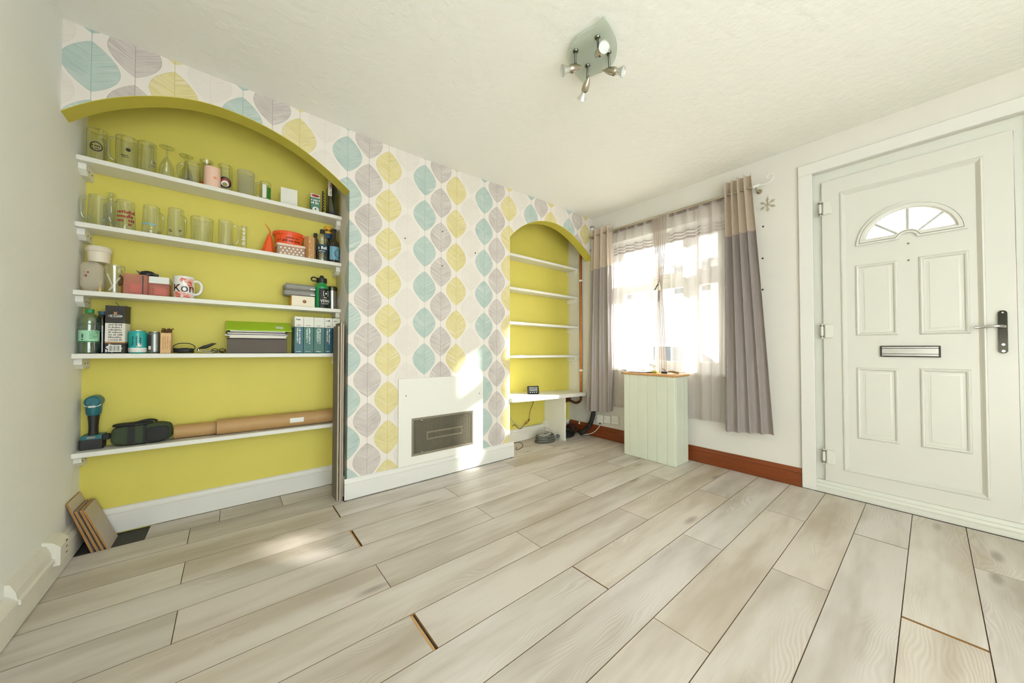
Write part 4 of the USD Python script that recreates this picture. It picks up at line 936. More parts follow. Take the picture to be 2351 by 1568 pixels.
t = thing('cardboard_tube', 'thick brown cardboard tube lying along the lowest shelf', 'tube', (.262, 2.712, zs + .0465), 0, tilt=.58)
tb = lambda L, r: mv(rot(MB().lathe([(r - .004, 0), (r, 0), (r, L), (r - .004, L), (r - .004, 0)], 32).mesh(), 90, (0, 1, 0)), (-L / 2, 0, 0))
obj('sleeve', tb(.640, .0455), 'tube_brown', t, 40)
obj('end_cap', mv(rot(MB().lathe([(0, 0), (.042, 0), (.042, .006), (0, .006)], 28).mesh(), 90, (0, 1, 0)), (.31, 0, 0)), 'kraft', t, 40)
lm = bent(patch(.03, .078, .0006, 6, -.015), .0457); lm = rot(rot(lm, 90, (0, 1, 0)), 0); lm = mv(lm, (.045, 0, 0))
obj('white_label', lm, 'ink_white', t, False)
t = thing('cardboard_tube', 'slimmer brown cardboard tube showing between the bag and the thick tube', 'tube', (-.150, 2.735, zs + .044), 0, tilt=.58)
obj('sleeve', tb(.18, .038), 'tube_brown', t, 40)
obj('end_cap', mv(rot(MB().lathe([(0, 0), (.034, 0), (.034, .006), (0, .006)], 28).mesh(), 90, (0, 1, 0)), (-.09, 0, 0)), 'kraft', t, 40)

# ---------------------------------------------------------------- laminate offcuts
offc = [('back board of the leaning laminate offcuts, taller and set apart', -.502, -.584, .262, 2.588, 2.764), ('second leaning laminate offcut from the wall', -.483, -.557, .218, 2.584, 2.756),
        ('third leaning laminate offcut from the wall', -.467, -.541, .220, 2.582, 2.752), ('front leaning laminate offcut, its pale oak face showing', -.449, -.530, .220, 2.578, 2.742)]
for i, (l, xb, xt, zt, y0, y1) in enumerate(offc):
    t = thing('laminate_offcut', l, 'laminate board', (xb, y0, -.008))
    ang = math.degrees(math.atan2(xt - xb, zt))
    L = math.hypot(xt - xb, zt)
    W__ = y1 - y0
    m = MB(); m.box(-.008, -.0012, 0, W__, .0, L, .0006); m.box(-.0055, -.003, W__, W__ + .006, 0, L)
    obj('core', rot(m, ang, (0, 1, 0)), 'hdf', t, False)
    obj('oak_face', rot(cbox(-.00115, 0, .0005, W__ - .0005, .0005, L - .0005, .0004), ang, (0, 1, 0)), 'oak_face_%s' % 'ab'[i % 2], t, False)
for i, (l, x, dy, h, w, mt) in enumerate((('long laminate strip standing at the left of the upright bundle, shortest and palest', .543, 0, 1.128, .11, 'white_board'), ('long laminate strip standing in the middle of the upright bundle', .556, -.012, 1.150, .15, 'oak_face_a'), ('long laminate strip standing nearest the chimney breast in the upright bundle', .5715, .004, 1.143, .15, 'oak_face_b'))):
    t = thing('laminate_strip', l, 'laminate board', (x, 2.436 + dy, .0006), (2, -1, 1)[i])
    obj('core', cbox(-.0042, .0036, 0, w, 0, h, .0006), ('hdf_grey', 'hdf_grey', 'hdf_grey')[i], t, False)
    obj('oak_face', cbox(.0037, .0050, .0005, w - .0005, .0005, h - .0005, .0004), mt, t, False)
    obj('backing', cbox(-.0052, -.0043, .0005, w - .0005, .0005, h - .0005), 'backing_grey', t, False)

# ---------------------------------------------------------------- chimney panel
t = thing('fireplace_panel', 'white board closing the fireplace, with a metal vent grille', 'panel', (.93, YC, .135))
board_ = Polygon([(0, .0), (.727, .0), (.727, .624), (0, .630)]).difference(sbox(.112, .075, .618, .320))
obj('board', mv(prism(board_, -.013, -.0005, 'y'), (0, 0, 0)), 'white_board', t, False)
g_ = obj('grille_frame', prism(sbox(.098, .060, .626, .336).difference(sbox(.110, .072, .614, .324)), -.017, -.0125, 'y'), 'grille_metal', t, False)
obj('grille_back', cbox(.110, .616, -.006, -.003, .073, .322), 'grille_dark', g_, False, label='dark hollow behind the grille')
mesh_ = MB()
for k in range(47): x_ = .112 + k * .01085; mesh_.box(x_ - .0016, x_ + .0016, -.0145, -.0125, .072, .324)
for k in range(24): z_ = .075 + k * .01075; mesh_.box(.110, .614, -.0150, -.0130, z_ - .0016, z_ + .0016)
tag(obj('grille_mesh', mesh_, 'grille_metal', g_, False), kind='stuff')
obj('grille_plate', prism(sbox(.215, .165, .525, .222).difference(sbox(.224, .175, .516, .212)), -.0166, -.0145, 'y'), 'grille_metal', g_, False)
def wall_screw(x, y, z, mat, par, r=.006):
    return obj('screw', mv(rot(MB().lathe([(0, 0), (r, 0), (r * .7, .003), (0, .004)], 12).mesh(), 90, (1, 0, 0)), (x, y, z)), mat, par)
for x_, z_ in ((.175, .315), (.550, .303), (.178, .083), (.551, .088)): wall_screw(x_, -.0165, z_, 'chrome', t)
for x_, z_ in ((.055, .505), (.690, .470)): wall_screw(x_, -.013, z_, 'steel_screw', t, .005)

# ---------------------------------------------------------------- narrow alcove corner
t = thing('copper_pipe', 'bright copper pipe running down the narrow alcove beside the curtain', 'pipe', (3.146, 2.575, .36))
obj('riser', MB().lathe([(0, .12), (.0145, .12), (.0145, ZC - .36), (0, ZC - .36)], 18), 'copper', t, 40)
for z in (1.408, .367):
    c = obj('pipe_clip', MB().lathe([(.0147, -.010), (.0195, -.010), (.0195, .010), (.0147, .010), (.0147, -.010)], 18, (0, 0, z)), 'white_plastic', t, 40)
    obj('clip_foot', cbox(.012, .0238, -.008, .008, z - .008, z + .008), 'white_plastic', c, False)
el = curve([(0, 0, .12), (0, 0, .05), (-.004, .006, .018), (-.025, .012, .002), (-.09, .014, 0), (-.30, .016, 0)], 30)
obj('elbow_run', tube(el, .0145, 14), 'dull_copper', t, 40)
obj('second_run', tube([(-.30, .02, .055), (-.17, .018, .055), (-.165, .018, .055)], .012, 12), 'dull_copper', t, 40)
t = thing('white_pipe', 'white painted pipe down the corner beside the left curtain', 'pipe', (3.144, 2.405, .15))
obj('pipe', MB().lathe([(0, .5), (.021, .5), (.021, 2.20), (0, 2.20)], 20), 'white_gloss', t, 40)
obj('pipe_cap', MB().lathe([(.0212, 2.188), (.0225, 2.188), (.0225, 2.202), (0, 2.202)], 20), 'ink_grey', t, 40)
obj('wire_clip', tube(curve([(-.021, .012, 1.92), (-.028, .004, 1.935), (-.024, -.012, 1.95)], 8), .004, 6), 'steel_screw', t, 40)
pbr('valve_yellow', '#d6b32e', .45); pbr('label_pale', '#dcdcd4', .5)
t = thing('gas_valve', 'yellow and grey gas valve half hidden behind the leg panel', 'valve', (2.968, 2.705, 0))
obj('body', lathe([(0, .05), (.030, .05), (.034, .06), (.034, .13), (.030, .14), (0, .14)], 22), 'valve_yellow', t, 40)
obj('pale_cover', lathe([(0, .1405), (.034, .1405), (.036, .15), (.036, .20), (.028, .225), (0, .228)], 22), 'label_pale', t, 40)
obj('stem', lathe([(.010, .228), (.010, .30), (.016, .305), (.016, .34), (0, .345)], 16), 'dull_copper', t, 40)
obj('lever', tube(curve([(0, -.01, .32), (.012, -.02, .335), (.016, -.022, .365)], 8), .009, 8), 'valve_yellow', t, 40)
obj('pipe_foot', lathe([(0, .0), (.014, .0), (.014, .05)], 14), 'dull_copper', t, 40)
obj('label_print', mv(bent(mv(scribble(.025, .007, 2, line=2), (-.012, 0, 0)), .0362), (0, 0, .185)), 'ink_dark', t, False)
t = thing('hose_coil', 'glossy black coiled hose on the floor behind the leg panel', 'hose', (2.885, 2.565, 0))
pts = [((.095 - .006 * (k // 40 % 2)) * math.cos(k * .157),   .055 * math.sin(k * .157), .018 + .055 * k / 200) for k in range(200)]
obj('hose', tube(pts, .0135, 8), 'black_gloss', t, 40)
pbr('mesh_red', '#4a1a16', .7); 
t = thing('cable_pouch', 'dark red pouch tangled in black cables in the corner', 'pouch', (3.078, 2.660, .0006))
obj('body', soft(.11, .10, .105, .55, 11), 'mesh_red', t, 50)
tang = random.Random(12)
for k in range(4):
    p = [np.array([tang.uniform(-.07, .05), tang.uniform(-.085, -.05), tang.uniform(.01, .13)]) for _ in range(5)]
    p[0][2] = .008; obj('cable', tube(curve(p, 26), .0042, 6), 'black_rubber' if k else 'dull_copper', t, 40)
obj('white_plug', mv(rot(cbox(-.008, .008, -.006, .006, -.014, .014, .002), 25, (0, 1, 0)), (.048, -.075, .12)), 'white_plastic', t, False)
t = thing('corrugated_conduit', 'thick black conduit rising from the floor behind the left curtain', 'conduit', (3.118, 2.38, 0))
p = curve([(-.06, .13, .026), (-.020, .115, .045), (.002, .065, .105), (.004, .02, .20), (.006, -.005, .34), (.006, -.005, .58)], 90)
obj('conduit', tube(p, [.024 + .0022 * math.sin(k * 2.1) for k in range(90)], 14), 'black_rubber', t, 60)
def faceplate(label, y, z, w, h, kind):
    t = thing('wall_socket', label, 'socket', (XW, y, z))
    obj('back_box', cbox(-.016, -.0003, -w / 2, w / 2, -h / 2, h / 2, .002), 'white_plastic', t, False)
    obj('face_plate', cbox(-.026, -.0162, -w / 2, w / 2, -h / 2, h / 2, .003), 'white_plastic', t, False)
    if kind == 'socket':
        for yy, zz_ in ((0, .016), (.012, -.008), (-.012, -.008)): obj('pin_slot', cbox(-.0266, -.0255, yy - (.002 if zz_ > 0 else .004), yy + (.002 if zz_ > 0 else .004), zz_ - (.005 if zz_ > 0 else .002), zz_ + (.005 if zz_ > 0 else .002)), 'ink_black', t, False)
        obj('rocker', cbox(-.0285, -.026, -.032, -.022, .008, .026, .001), 'white_plastic', t, False)
    for s in (-1, 1): obj('screw', mv(rot(MB().lathe([(0, 0), (.0032, 0), (.002, .001), (0, .001)], 10).mesh(), -90, (0, 1, 0)), (-.026, s * (w / 2 - .012), 0)), 'steel_screw', t)
    return t
faceplate('blank white wall plate under the left curtain, cable entering below', 2.314, .208, .088, .088, 'blank')
faceplate('smooth white wall plate between the blank plate and the socket', 2.222, .215, .080, .084, 'blank')
faceplate('white single wall socket nearest the mint cabinet', 2.125, .222, .086, .086, 'socket')
t = thing('white_cable', 'white cable curving from the blank wall plate down to the floor', 'cable', (3.150, 2.313, .163))
obj('cable', tube(curve([(-.004, 0, -.004), (-.006, .006, -.035), (-.018, .04, -.085), (-.018, .105, -.132), (-.035, .19, -.156)], 24), .0045, 8), 'white_plastic', t, 40)
obj('gland', MB().lathe([(0, -.014), (.008, -.014), (.008, .0), (0, .0)], 12, (-.004, 0, 0)), 'ink_dark', t, 40)

t = thing('energy_monitor', 'small black energy monitor with a grey screen on the desk shelf', 'monitor', (2.418, 2.60, .5115), -25)
cs = lambda m: rot(m, -14, (1, 0, 0))
obj('case', cs(cbox(-.062, .062, -.010, .012, .004, .083, .006)), 'black_plastic', t, False)
sc = obj('screen', cs(cbox(-.043, .043, -.0112, -.0098, .030, .072)), 'screen_grey', t, False)
obj('screen_marks', cs(facing(mv(scribble(.070, .008, 3, line=2), (-.036, .058, .0112)))), 'ink_dark', sc, False)
for k in range(4): obj('button', cs(cbox(-.040 + k * .022, -.030 + k * .022, -.0125, -.0098, .012, .020, .001)), 'ink_white', t, False)
obj('foot', cbox(-.055, .055, -.014, .040, 0, .006, .002), 'black_plastic', t, False)
t = thing('monitor_cable', 'thin dark wavy cable hanging below the desk shelf against the yellow wall', 'cable', (2.40, 2.760, .12))
p = [(.17, 0, .335), (.16, 0, .26), (.115, 0, .17), (.098, 0, .10), (.085, 0, .075), (.11, -.004, .098), (.075, 0, .06), (.045, 0, .055), (.062, -.004, .08), (.020, 0, .035), (-.02, 0, .012), (-.045, 0, .018), (-.075, 0, .045), (-.09, 0, .06), (-.13, 0, .05)]
obj('cable', tube(curve(p, 90), .0032, 6), 'dull_copper', t, 40)
t = thing('yellow_lead', 'pale cream lead hanging in a curve at the left of the narrow alcove', 'cable', (2.25, 2.740, .12))
obj('cable', tube(curve([(-.20, 0, .34), (-.06, 0, .21), (0, 0, .12), (.08, 0, .055), (.20, 0, .03), (.30, 0, .028), (.42, 0, .03)], 40), .0036, 6), 'grey_cable', t, 40)
t = thing('coiled_cable', 'flat coil of grey cable on the floor by the leg panel', 'cable', (2.585, 2.60, .0006))
R0 = .112
for k, (dz, r_) in enumerate(((0.014, R0), (.036, R0 - .004), (.056, R0 - .010))):
    obj('grey_ring', tube([(r_ * math.cos(a), r_ * .66 * math.sin(a), dz + .004 * math.sin(2 * a + k)) for a in np.linspace(0, 6.283, 44, endpoint=False)], .0135, 8, closed=True), 'dark_grey_coil', t, 40)
rr = random.Random(7)
for k in range(7):
    r_ = R0 - .014 - .009 * k; ph = rr.random() * 6
    obj('thin_cable', tube([(r_ * math.cos(a) + .012 * math.sin(ph), r_ * .62 * math.sin(a), .064 + .004 * k + .008 * math.sin(a * 2 + ph)) for a in np.linspace(0, 6.283, 40, endpoint=False)], .0042, 6, closed=True), 'grey_cable', t, 40)
obj('loose_end', tube(curve([(-.06, .02, .08), (-.03, -.01, .15), (.03, -.03, .13), (.085, -.05, .07), (.120, -.058, .035), (.130, -.058, .045)], 26), .004, 6), 'grey_cable', t, 40)
obj('plug', mv(rot(cbox(-.018, .018, -.014, .014, -.02, .02, .006), 20, (0, 1, 0)), (.136, -.058, .040)), 'dark_grey_coil', t, False)
t = thing('skirting_wire', 'loose dark wire poking out by the end of the chimney skirting', 'wire', (2.012, 2.412, .03))
obj('wire', tube(curve([(-.012, .005, .0905), (.03, -.002, .092), (.078, -.006, .075), (.090, -.008, .055), (.055, -.006, .030), (.015, -.002, .028), (.02, -.004, .05)], 36), .0028, 6), 'ink_dark', t, 40)

# ---------------------------------------------------------------- curtains
def cloth(top, bot, z0, z1, folds, amp, x, ph=0.0, nz=26, nu=120, flat=0.0, sharp=1.0, taper=None, skew=0.0):
    u = np.linspace(0, 1, nu); zz_ = np.linspace(0, 1, nz); V_ = np.zeros((nz, nu, 3))
    for i, k in enumerate(zz_):
        ya, yb = top[0] + (bot[0] - top[0]) * k, top[1] + (bot[1] - top[1]) * k
        if taper: c, f_ = taper(k); ya, yb = c - (c - ya) * f_, c + (yb - c) * f_
        s = np.sin(2 * np.pi * folds * u + ph + .35 * np.sin(5 * k + ph) * k)
        s = np.sign(s) * np.abs(s) ** sharp
        a = amp * (1 - .25 * k) * np.where(u < flat, .25, 1.0)
        V_[i, :, 0] = x + a * s + .006 * np.sin(7 * u + 3 * k)
        V_[i, :, 1] = ya + (yb - ya) * u + .35 * a * np.cos(2 * np.pi * folds * u + ph) * (1 if flat == 0 else 1)
        za, zb = (z0 if np.ndim(z0) == 0 else z0[0] + (z0[1] - z0[0]) * u), (z1 if np.ndim(z1) == 0 else z1[0] + (z1[1] - z1[0]) * u)
        V_[i, :, 2] = za + (zb - za) * k
    return V_
def sheet(V_, thick=.0016):
    nz, nu = V_.shape[:2]
    f = [[i * nu + j, i * nu + j + 1, (i + 1) * nu + j + 1, (i + 1) * nu + j] for i in range(nz - 1) for j in range(nu - 1)]
    f = np.array(f); f = np.vstack([f[:, [0, 1, 2]], f[:, [0, 2, 3]]]); v = V_.reshape(-1, 3)
    if not thick: return trimesh.Trimesh(v, f, process=False)
    m = trimesh.Trimesh(v, f, process=False); nrm = m.vertex_normals; n = len(v)
    rim = [i * nu for i in range(nz)] + [(nz - 1) * nu + j for j in range(nu)] + [i * nu + nu - 1 for i in range(nz)][::-1] + list(range(nu))[::-1]
    q = [[rim[k], rim[k + 1], n + rim[k + 1], n + rim[k]] for k in range(len(rim) - 1) if rim[k] != rim[k + 1]]
    q = np.array(q); q = np.vstack([q[:, [0, 1, 2]], q[:, [0, 2, 3]]])
    return trimesh.Trimesh(np.vstack([v - nrm * thick / 2, v + nrm * thick / 2]), np.vstack([f[:, ::-1], f + n, q]), process=False)
def curtain(label, ytop, ybot, ztop, zseam, zbot, folds, amp, x, ph, flat, eyelets, ret=None):
    t = thing('curtain', label, 'curtain', (x, ytop[0], zbot if np.ndim(zbot) == 0 else min(zbot)))
    zb = zbot
    full = cloth(ytop, ybot, ztop, zb, folds, amp, x, ph, 60, 150, flat, .8)
    if ret:
        uu = np.linspace(0, 1, 150); w_ = np.clip((uu - (1 - ret[0])) / ret[0], 0, 1)
        full[:, :, 0] = full[:, :, 0] * (1 - w_ ** .5) + (x - .038 + ret[1] * w_) * w_ ** .5
        k0 = int(150 * (1 - ret[0])); full[:, k0:, 1] = full[:, k0 - 1:k0, 1] + .012 * np.sin(w_[k0:] * 9) + .006 * np.sin(np.linspace(0, 14, 60))[:, None]
    zt = ztop if np.ndim(ztop) == 0 else np.mean(ztop)
    ks = int(round((zt - zseam) / (zt - (zb if np.ndim(zb) == 0 else np.mean(zb))) * 59))
    o = -np.array([x, ytop[0], zb if np.ndim(zb) == 0 else min(zb)])
    obj('header_band', mv(sheet(full[:ks + 1]), o), 'curtain_band', t, True, label='pale beige upper band')
    obj('drape', mv(sheet(full[ks:]), o), 'curtain_grey', t, True)
    for y_, dx in eyelets:
        p = [(x + dx + .006 * math.sin(a * 0), y_ + .019 * math.cos(a), 2.222 + .019 * math.sin(a)) for a in np.linspace(0, 6.283, 24, endpoint=False)]
        obj('eyelet', mv(tube(p, .0045, 8, closed=True), o) if False else mv(trimesh.Trimesh(*tube(p, .0045, 8, closed=True), process=False), o), 'chrome', t, 40)
    return t
curtain('grey left curtain with a beige top band, catching the sun at its inner edge', (2.372, 2.072), (2.445, 2.060), 2.292, 1.868, (.285, .32), 3.6, .026, 3.085, .4, 0, [(2.108, -.044)], (.20, .115))
curtain('grey right curtain with a beige top band, beside the snowflake', (1.052, .862), (1.060, .735), 2.325, 1.878, (.318, .352), 4.3, .028, 3.075, 2.0, 0, [])
t = thing('curtain_rod', 'metal curtain rod ending in a curled wire finial', 'curtain rod', (3.088, 1.6, 2.222))
obj('rod', tube([(0, -.755, 0), (0, .80, 0)], .0085, 12), 'satin_nickel', t, 40)
obj('finial_collar', tube([(0, -.752, 0), (0, -.795, .002)], .011, 12), 'white_plastic', t, 40)
fp = [(0, -.795, .002), (0, -.825, -.006), (0, -.855, .0), (0, -.878, .022), (0, -.880, .048), (0, -.862, .062), (0, -.843, .052), (0, -.842, .036), (0, -.853, .030)]
obj('curled_finial', tube(curve(fp, 40), np.linspace(.0055, .003, 40), 8), 'white_plastic', t, 40)
for y_ in (-.77, .77):
    br = obj('rod_bracket', tube(curve([(.080, y_, -.018), (.05, y_, -.022), (.01, y_, -.016), (0, y_, -.009)], 10), .006, 8), 'satin_nickel', t, 40)
    obj('wall_rose', mv(rot(MB().lathe([(0, 0), (.020, 0), (.016, .006), (0, .006)], 20).mesh(), -90, (0, 1, 0)), (.0815, y_, -.018)), 'satin_nickel', br, 40)

def net(label, ya, yb, zt, folds, ph, amp=.019):
    x = 3.140
    t = thing('net_curtain', label, 'net curtain', (x, ya, .37))
    o = -np.array([x, ya, .37])
    V_ = cloth((ya, yb), (ya, yb), zt, .372, folds, amp, x, ph, 40, 140, 0, .9)
    V_[:, :, 0] = np.minimum(V_[:, :, 0], 3.164)
    obj('sheer', mv(sheet(V_, 0), o), 'net_cloth', t, True)
    hd = cloth((ya, yb), (ya, yb), zt + .012, zt - .030, folds * 9, .006, x - .004, ph, 4, 260)
    obj('gathered_heading', mv(sheet(hd, 0), o), 'net_band', t, True)
    for z in (2.035, 2.005, 1.972):
        k0 = int((zt - z) / (zt - .372) * 39)
        bd = cloth((ya, yb), (ya, yb), z + (.007 if z > 1.98 else .014), z - .007, folds, amp, x - .003, ph, 3, 140, 0, .9)
        bd[:, :, 0] = np.minimum(bd[:, :, 0], 3.162)
        obj('woven_band', mv(sheet(bd, 0), o), 'net_band', t, True)
    he = cloth((ya, yb), (ya, yb), .405, .370, folds, amp, x - .002, ph, 3, 140, 0, .9)
    he[:, :, 0] = np.minimum(he[:, :, 0], 3.162)
    obj('hem', mv(sheet(he, 0), o), 'net_hem', t, True)
    return t
frosted('net_hem', '#e2dcd4', .45)
n1 = net('sheer net curtain over the left half of the window', 2.125, 1.690, 2.232, 4.5, .3)
n2 = net('sheer net curtain over the right half of the window', 1.528, 1.045, 2.232, 4.5, 1.1)
def pinch(k):
    z = k
    f_ = np.interp(z, [0, .35, .36, .8, 1], [1.0, .30, .26, .85, 1.0]); return 1.611, f_
gv = cloth((1.692, 1.530), (1.692, 1.532), 2.228, .372, 6, .010, 3.122, .5, 50, 140, 0, 1, pinch)
obj('gathered_edge', mv(sheet(gv, 0), (-3.140, -2.125, -.37)), 'net_gather', n1, True)
side = cloth((1.290, 1.055), (1.285, 1.09), 2.21, .374, 2.6, .014, 3.122, .9, 40, 90, 0, .8)
obj('doubled_edge', mv(sheet(side, 0), (-3.140, -1.528, -.37)), 'net_cloth', n2, True)
t = thing('tieback_hook', 'small dark hook and cream tassel tying the gathered net', 'tieback', (3.098, 1.607, 1.577))
obj('hook', tube(curve([(-.014, .035, -.045), (-.018, .018, -.022), (-.016, .002, .004), (-.012, -.012, .018)], 12), .0042, 8), 'ink_dark', t, 40)
obj('tassel', lathe([(0, -.055), (.014, -.05), (.012, -.015), (.006, .0), (.008, .012), (.004, .02), (0, .02)], 14, (-.018, -.012, 0)), 'tin_cream', t, 40)

t = thing('snowflake', 'small wire snowflake ornament hanging on the wall right of the curtain', 'ornament', (XW - .007, .775, 2.085))
sf = MB()
for k in range(6):
    a = k * math.pi / 3 + math.pi / 2; d = np.array([0, math.cos(a), math.sin(a)]); n_ = np.array([0, -d[2], d[1]])
    sf.tube([(0, 0, 0), d * .046], .0022, 6)
    for s in (-1, 1): sf.tube([d * .028, d * .040 + n_ * s * .010], .002, 6)
    m = trimesh.creation.icosphere(1, .0045); m.apply_translation(d * .048); sf.add(m)
obj('wire_flake', sf, 'snow_metal', t, 40)
obj('hanger', tube([(.004, 0, .050), (.006, 0, .068)], .002, 6), 'snow_metal', t, 40)
for y_, z_, l in ((.808, 1.926, 'upper'), (.814, 1.680, 'middle'), (.816, 1.438, 'lowest')):
    s_ = thing('wall_screw', 'small dark screw head on the wall right of the curtain, the %s of three' % l, 'screw', (XW - .0002, y_, z_))
    obj('head', rot(MB().lathe([(0, 0), (.007, 0), (.005, .004), (0, .005)], 12).mesh(), -90, (0, 1, 0)), 'dark_chrome', s_, 40)

# ---------------------------------------------------------------- mint cabinet under the window
t = thing('boxed_cabinet', 'pale mint tongue-and-groove cabinet with a pine top under the window', 'cabinet', (2.85, 1.36, .0))
fy = [1.825, 1.767, 1.685, 1.595, 1.507, 1.416, 1.350]
for i in range(6):
    obj('front_plank', mv(cbox(2.85, 2.862, fy[i + 1] + .0005, fy[i] - .0005, .001, .744, .0028), (-2.85, -1.36, 0)), 'mint_paint', t, False)
sx = [2.8625, 2.884, 2.986, 3.062, 3.096]
for y_ in (1.350, 1.8125):
    for i in range(4):
        obj('side_plank', mv(cbox(sx[i] + .0005, sx[i + 1] - .0005, y_, y_ + .012, .001, .744, .0028), (-2.85, -1.36, 0)), 'mint_paint', t, False)
obj('carcass', mv(cbox(2.863, 3.094, 1.363, 1.812, .001, .742), (-2.85, -1.36, 0)), 'mint_paint', t, False)
obj('pine_top', mv(cbox(2.838, 3.106, 1.334, 1.838, .7445, .763, .004), (-2.85, -1.36, 0)), 'pine', t, False)
obj('dark_corner', mv(cbox(2.8375, 2.845, 1.832, 1.8395, .746, .7615, .001), (-2.85, -1.36, 0)), 'ink_dark', t, False)
t = thing('paper_sheet', 'white curling paper sheet lying on the pine top', 'paper', (2.97, 1.70, .7636), 8)
m = trimesh.creation.box([.19, .24, .0008]).subdivide().subdivide().subdivide(); v = np.array(m.vertices)
v[:, 2] += .0012 + .35 * np.maximum(np.abs(v[:, 1]) - .05, 0) ** 1.0 * .35 + .004 * np.abs(np.sin(v[:, 0] * 22)); m.vertices = v
obj('sheet', m, 'ink_white', t, 40)
t = thing('white_clamp', 'small white T-shaped holder with a yellow-green foot on the pine top', 'holder', (2.93, 1.567, .7636), 0)
obj('foot', cbox(-.020, .020, -.032, .020, 0, .020, .006), 'foot_green', t, False)
obj('neck', tube(curve([(0, -.010, .018), (0, -.002, .042), (0, .008, .062)], 8), .008, 10), 'tin_cream', t, 40)
obj('head', tube(curve([(0, -.018, .060), (0, .008, .066), (0, .034, .072), (0, .046, .082)], 12), [.011] * 4 + [.010] * 5 + [.007] * 3, 12), 'ink_white', t, 40)
t = thing('bulldog_clip', 'small grey metal clip between the white holder and the brown knife', 'clip', (2.95, 1.486, .7636), 15)
obj('jaw', prism([(-.014, 0), (.014, 0), (.004, .016), (-.004, .016)], -.024, .024, 'y'), 'ink_dark', t, False)
obj('arm', tube(curve([(-.004, -.018, .015), (-.008, 0, .034), (-.004, .018, .040)], 10), .003, 6), 'steel_screw', t, 40); obj('arm', tube(curve([(.004, -.018, .015), (.010, 0, .026), (.006, .018, .030)], 10), .003, 6), 'steel_screw', t, 40)
t = thing('pocket_knife', 'brown-handled pocket knife at the right of the pine top', 'knife', (2.95, 1.402, .7636), 0)
obj('handle', tube(curve([(.0, .040, .018), (0, .015, .019), (.004, -.02, .013), (.010, -.038, .011)], 14), np.r_[np.linspace(.007, .0105, 7), np.linspace(.0105, .009, 7)], 10), 'wood_handle', t, 40)
obj('bolster', tube([(0, .040, .018), (0, .050, .017)], .008, 10), 'steel_screw', t, 40)

# ---------------------------------------------------------------- ceiling lamp
t = thing('ceiling_spotlight', 'four-armed nickel spotlight on a frosted glass leaf plate', 'ceiling lamp', (1.36, 1.04, ZC))
pl = curve([(1.232, .880), (1.300, .888), (1.370, .909), (1.425, .940), (1.468, .985), (1.484, 1.035), (1.462, 1.100), (1.463, 1.174)], 20)
pl2 = curve([(1.463, 1.174), (1.395, 1.166), (1.303, 1.138), (1.258, 1.105), (1.229, 1.056), (1.222, 1.004), (1.238, .942), (1.232, .880)], 20)
plate = Polygon([(p[0] - 1.36, p[1] - 1.04) for p in np.vstack([pl, pl2[1:-1]])])
pm = obj('leaf_plate', prism(plate, -.026, -.019), 'plate_glass', t, 20, label='frosted greenish glass leaf')
obj('ceiling_box', mv(cbox(-.085, .085, -.06, .07, -.018, -.0003, .004), (0, 0, 0)), 'plate_inner', t, False)
spots = [((1.270, 1.066), (1.318, 1.070, 2.372), (1.232, 1.122, 2.338), False), ((1.291, .955), (1.318, .985, 2.366), (1.268, .899, 2.326), False),
         ((1.384, 1.085), (1.405, 1.093, 2.378), (1.432, 1.150, 2.334), False), ((1.401, .972), (1.424, 1.016, 2.372), (1.462, .932, 2.334), False)]
for i, ((x, y), b_, f_, _) in enumerate(spots):
    x -= 1.36; y -= 1.04; bk = np.array(b_) - [1.36, 1.04, ZC]; ft = np.array(f_) - [1.36, 1.04, ZC]
    d = (ft - bk) / np.linalg.norm(ft - bk); Lh = np.linalg.norm(ft - bk)
    jt = bk + d * Lh * .30
    ar = obj('arm', tube(curve([(x, y, -.027), (x + (jt[0] - x) * .5, y + (jt[1] - y) * .5, -.045), tuple(jt + [0, 0, .010])], 10), .0052, 10), 'dark_chrome', t, 40)
    obj('rose', lathe([(0, -.0265), (.013, -.0265), (.014, -.029), (.010, -.034), (0, -.035)], 20, (x, y, 0)), 'dark_chrome', ar, 40)
    al = trimesh.geometry.align_vectors([0, 0, 1], d); al[:3, 3] = bk
    def head(m):
        m = trimesh.Trimesh(*m, process=False); m.apply_transform(al); return m
    hd = obj('lamp_head', head(lathe([(0, 0), (.004, .001), (.010, .012), (.0165, .030), (.0185, .046), (.0185, .058), (.015, .066), (.0125, .066)], 24)), 'satin_nickel', t, 40)
    obj('tip', head(lathe([(0, -.008), (.0025, -.006), (.0035, .002), (0, .004)], 12)), 'satin_nickel', hd, 40)
    obj('reflector', head(lathe([(.0125, .060), (.013, .070), (.017, .084), (.0255, .100), (.0262, .102), (.0245, .100), (.016, .085), (.0115, .068)], 28)), 'bulb_shell', hd, 40)
    obj('bulb_face', head(lathe([(0, .092), (.012, .0935), (.0225, .098), (.0235, .0975)], 24)), 'bulb_face', hd, 40)
    obj('knob', trimesh.creation.icosphere(2, .0055).apply_translation(bk + d * .050 + np.array([0, 0, -.019])), 'dark_chrome', hd, 40)

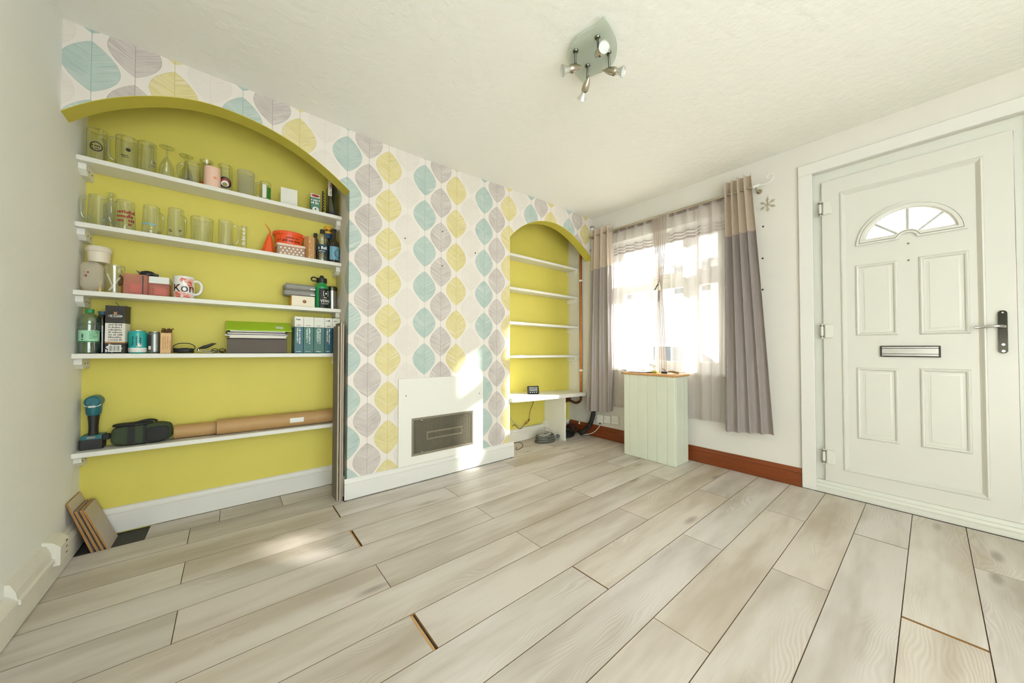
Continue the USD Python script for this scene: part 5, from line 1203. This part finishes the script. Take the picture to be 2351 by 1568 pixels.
# ---------------------------------------------------------------- the street outside
tag(obj('road', cbox(5.2, 11.5, -22, 24, -.55, -.36), 'asphalt', None, False), kind='structure')
tag(obj('pavement', cbox(XW + .28, 5.2, -22, 24, -.55, -.24), 'pavement', None, False), kind='structure')
tag(obj('pavement', cbox(11.5, 40, -22, 24, -.55, -.24), 'pavement', None, False), kind='structure')
def house(label, y0, y1, wallmat, eave, ridge, sidx):
    t = thing('terraced_house', label, 'house', (13.0, y0, -.24))
    W2 = y1 - y0; H = eave
    openings = [sbox(W2 * .12, .95, W2 * .42, 2.25), sbox(W2 * .12, 3.2, W2 * .42, 4.4), sbox(W2 * .60, 3.2, W2 * .86, 4.4), sbox(W2 * .62, 0, W2 * .84, 2.15)]
    obj('front_wall', prism(sbox(0, 0, W2, H).difference(unary_union(openings)), 0, .25, 'x'), wallmat, t, False)
    obj('core', cbox(.26, 6, .0, W2, 0, H), wallmat, t, False)
    obj('roof', prism([(-.35, H - .1), (6.3, H - .1), (3.0, ridge)], -W2, 0, 'y') if False else mv(prism([(-.35, H), (6.3, H), (3.0, ridge)], 0, W2, 'y'), (0, 0, 0)), 'roof_slate', t, False)
    for i, o in enumerate(openings):
        a, b_, c_, d_ = o.bounds
        if i < 3:
            w = obj('window_frame', prism(ring(a, b_, c_, d_, .07).union(sbox((a + c_) / 2 - .03, b_, (a + c_) / 2 + .03, d_)), .08, .16, 'x'), 'upvc', t, False)
            obj('window_pane', cbox(.115, .125, a + .05, c_ - .05, b_ + .05, d_ - .05), 'car_glass', w, False)
        else: obj('front_door', cbox(.10, .16, a, c_, b_, d_, .01), 'outside_render', t, False)
    obj('chimney', mv(cbox(2.6, 3.4, .1, .7, ridge - .6, ridge + .9), (0, 0, 0)), 'outside_brick', t, False)
house('red brick terraced house across the street, left of the window bar', 7.2, 12.6, 'outside_brick', 4.6, 6.4, 0)
house('pale rendered house across the street with a slate roof', 1.6, 7.0, 'outside_render', 4.3, 5.9, 1)
house('red brick house across the street, right of the rendered one', -4.0, 1.4, 'outside_brick', 4.6, 6.4, 2)
t = thing('parked_car', 'pale parked car outside the window', 'car', (6.6, 2.9, -.36), 90)
body = Polygon([(-2.0, .30), (-2.05, .62), (-1.95, .85), (-1.1, .95), (-.55, 1.42), (.75, 1.45), (1.45, 1.02), (1.95, .90), (2.05, .60), (2.0, .30)])
obj('body', prism(body, -.82, .82, 'y'), 'car_paint', t, 20)
for s in (-1, 1): obj('side_window', prism([(-.98, .98), (-.50, 1.36), (.70, 1.38), (1.25, 1.03)], s * .825 - .004, s * .825 + .004, 'y'), 'car_glass', t, False)
for x_ in (-1.25, 1.3):
    for s in (-1, 1):
        wm = mv(rot(MB().lathe([(0, -.10), (.26, -.10), (.32, -.08), (.32, .08), (.26, .10), (0, .10)], 24).mesh(), 90, (1, 0, 0)), (x_, s * .78, .32))
        w = obj('wheel', wm, 'tyre', t, 40); obj('hub', mv(rot(MB().lathe([(0, -.11), (.19, -.105), (.19, .105), (0, .11)], 20).mesh(), 90, (1, 0, 0)), (x_, s * .78, .32)), 'aluminium', w, 40)
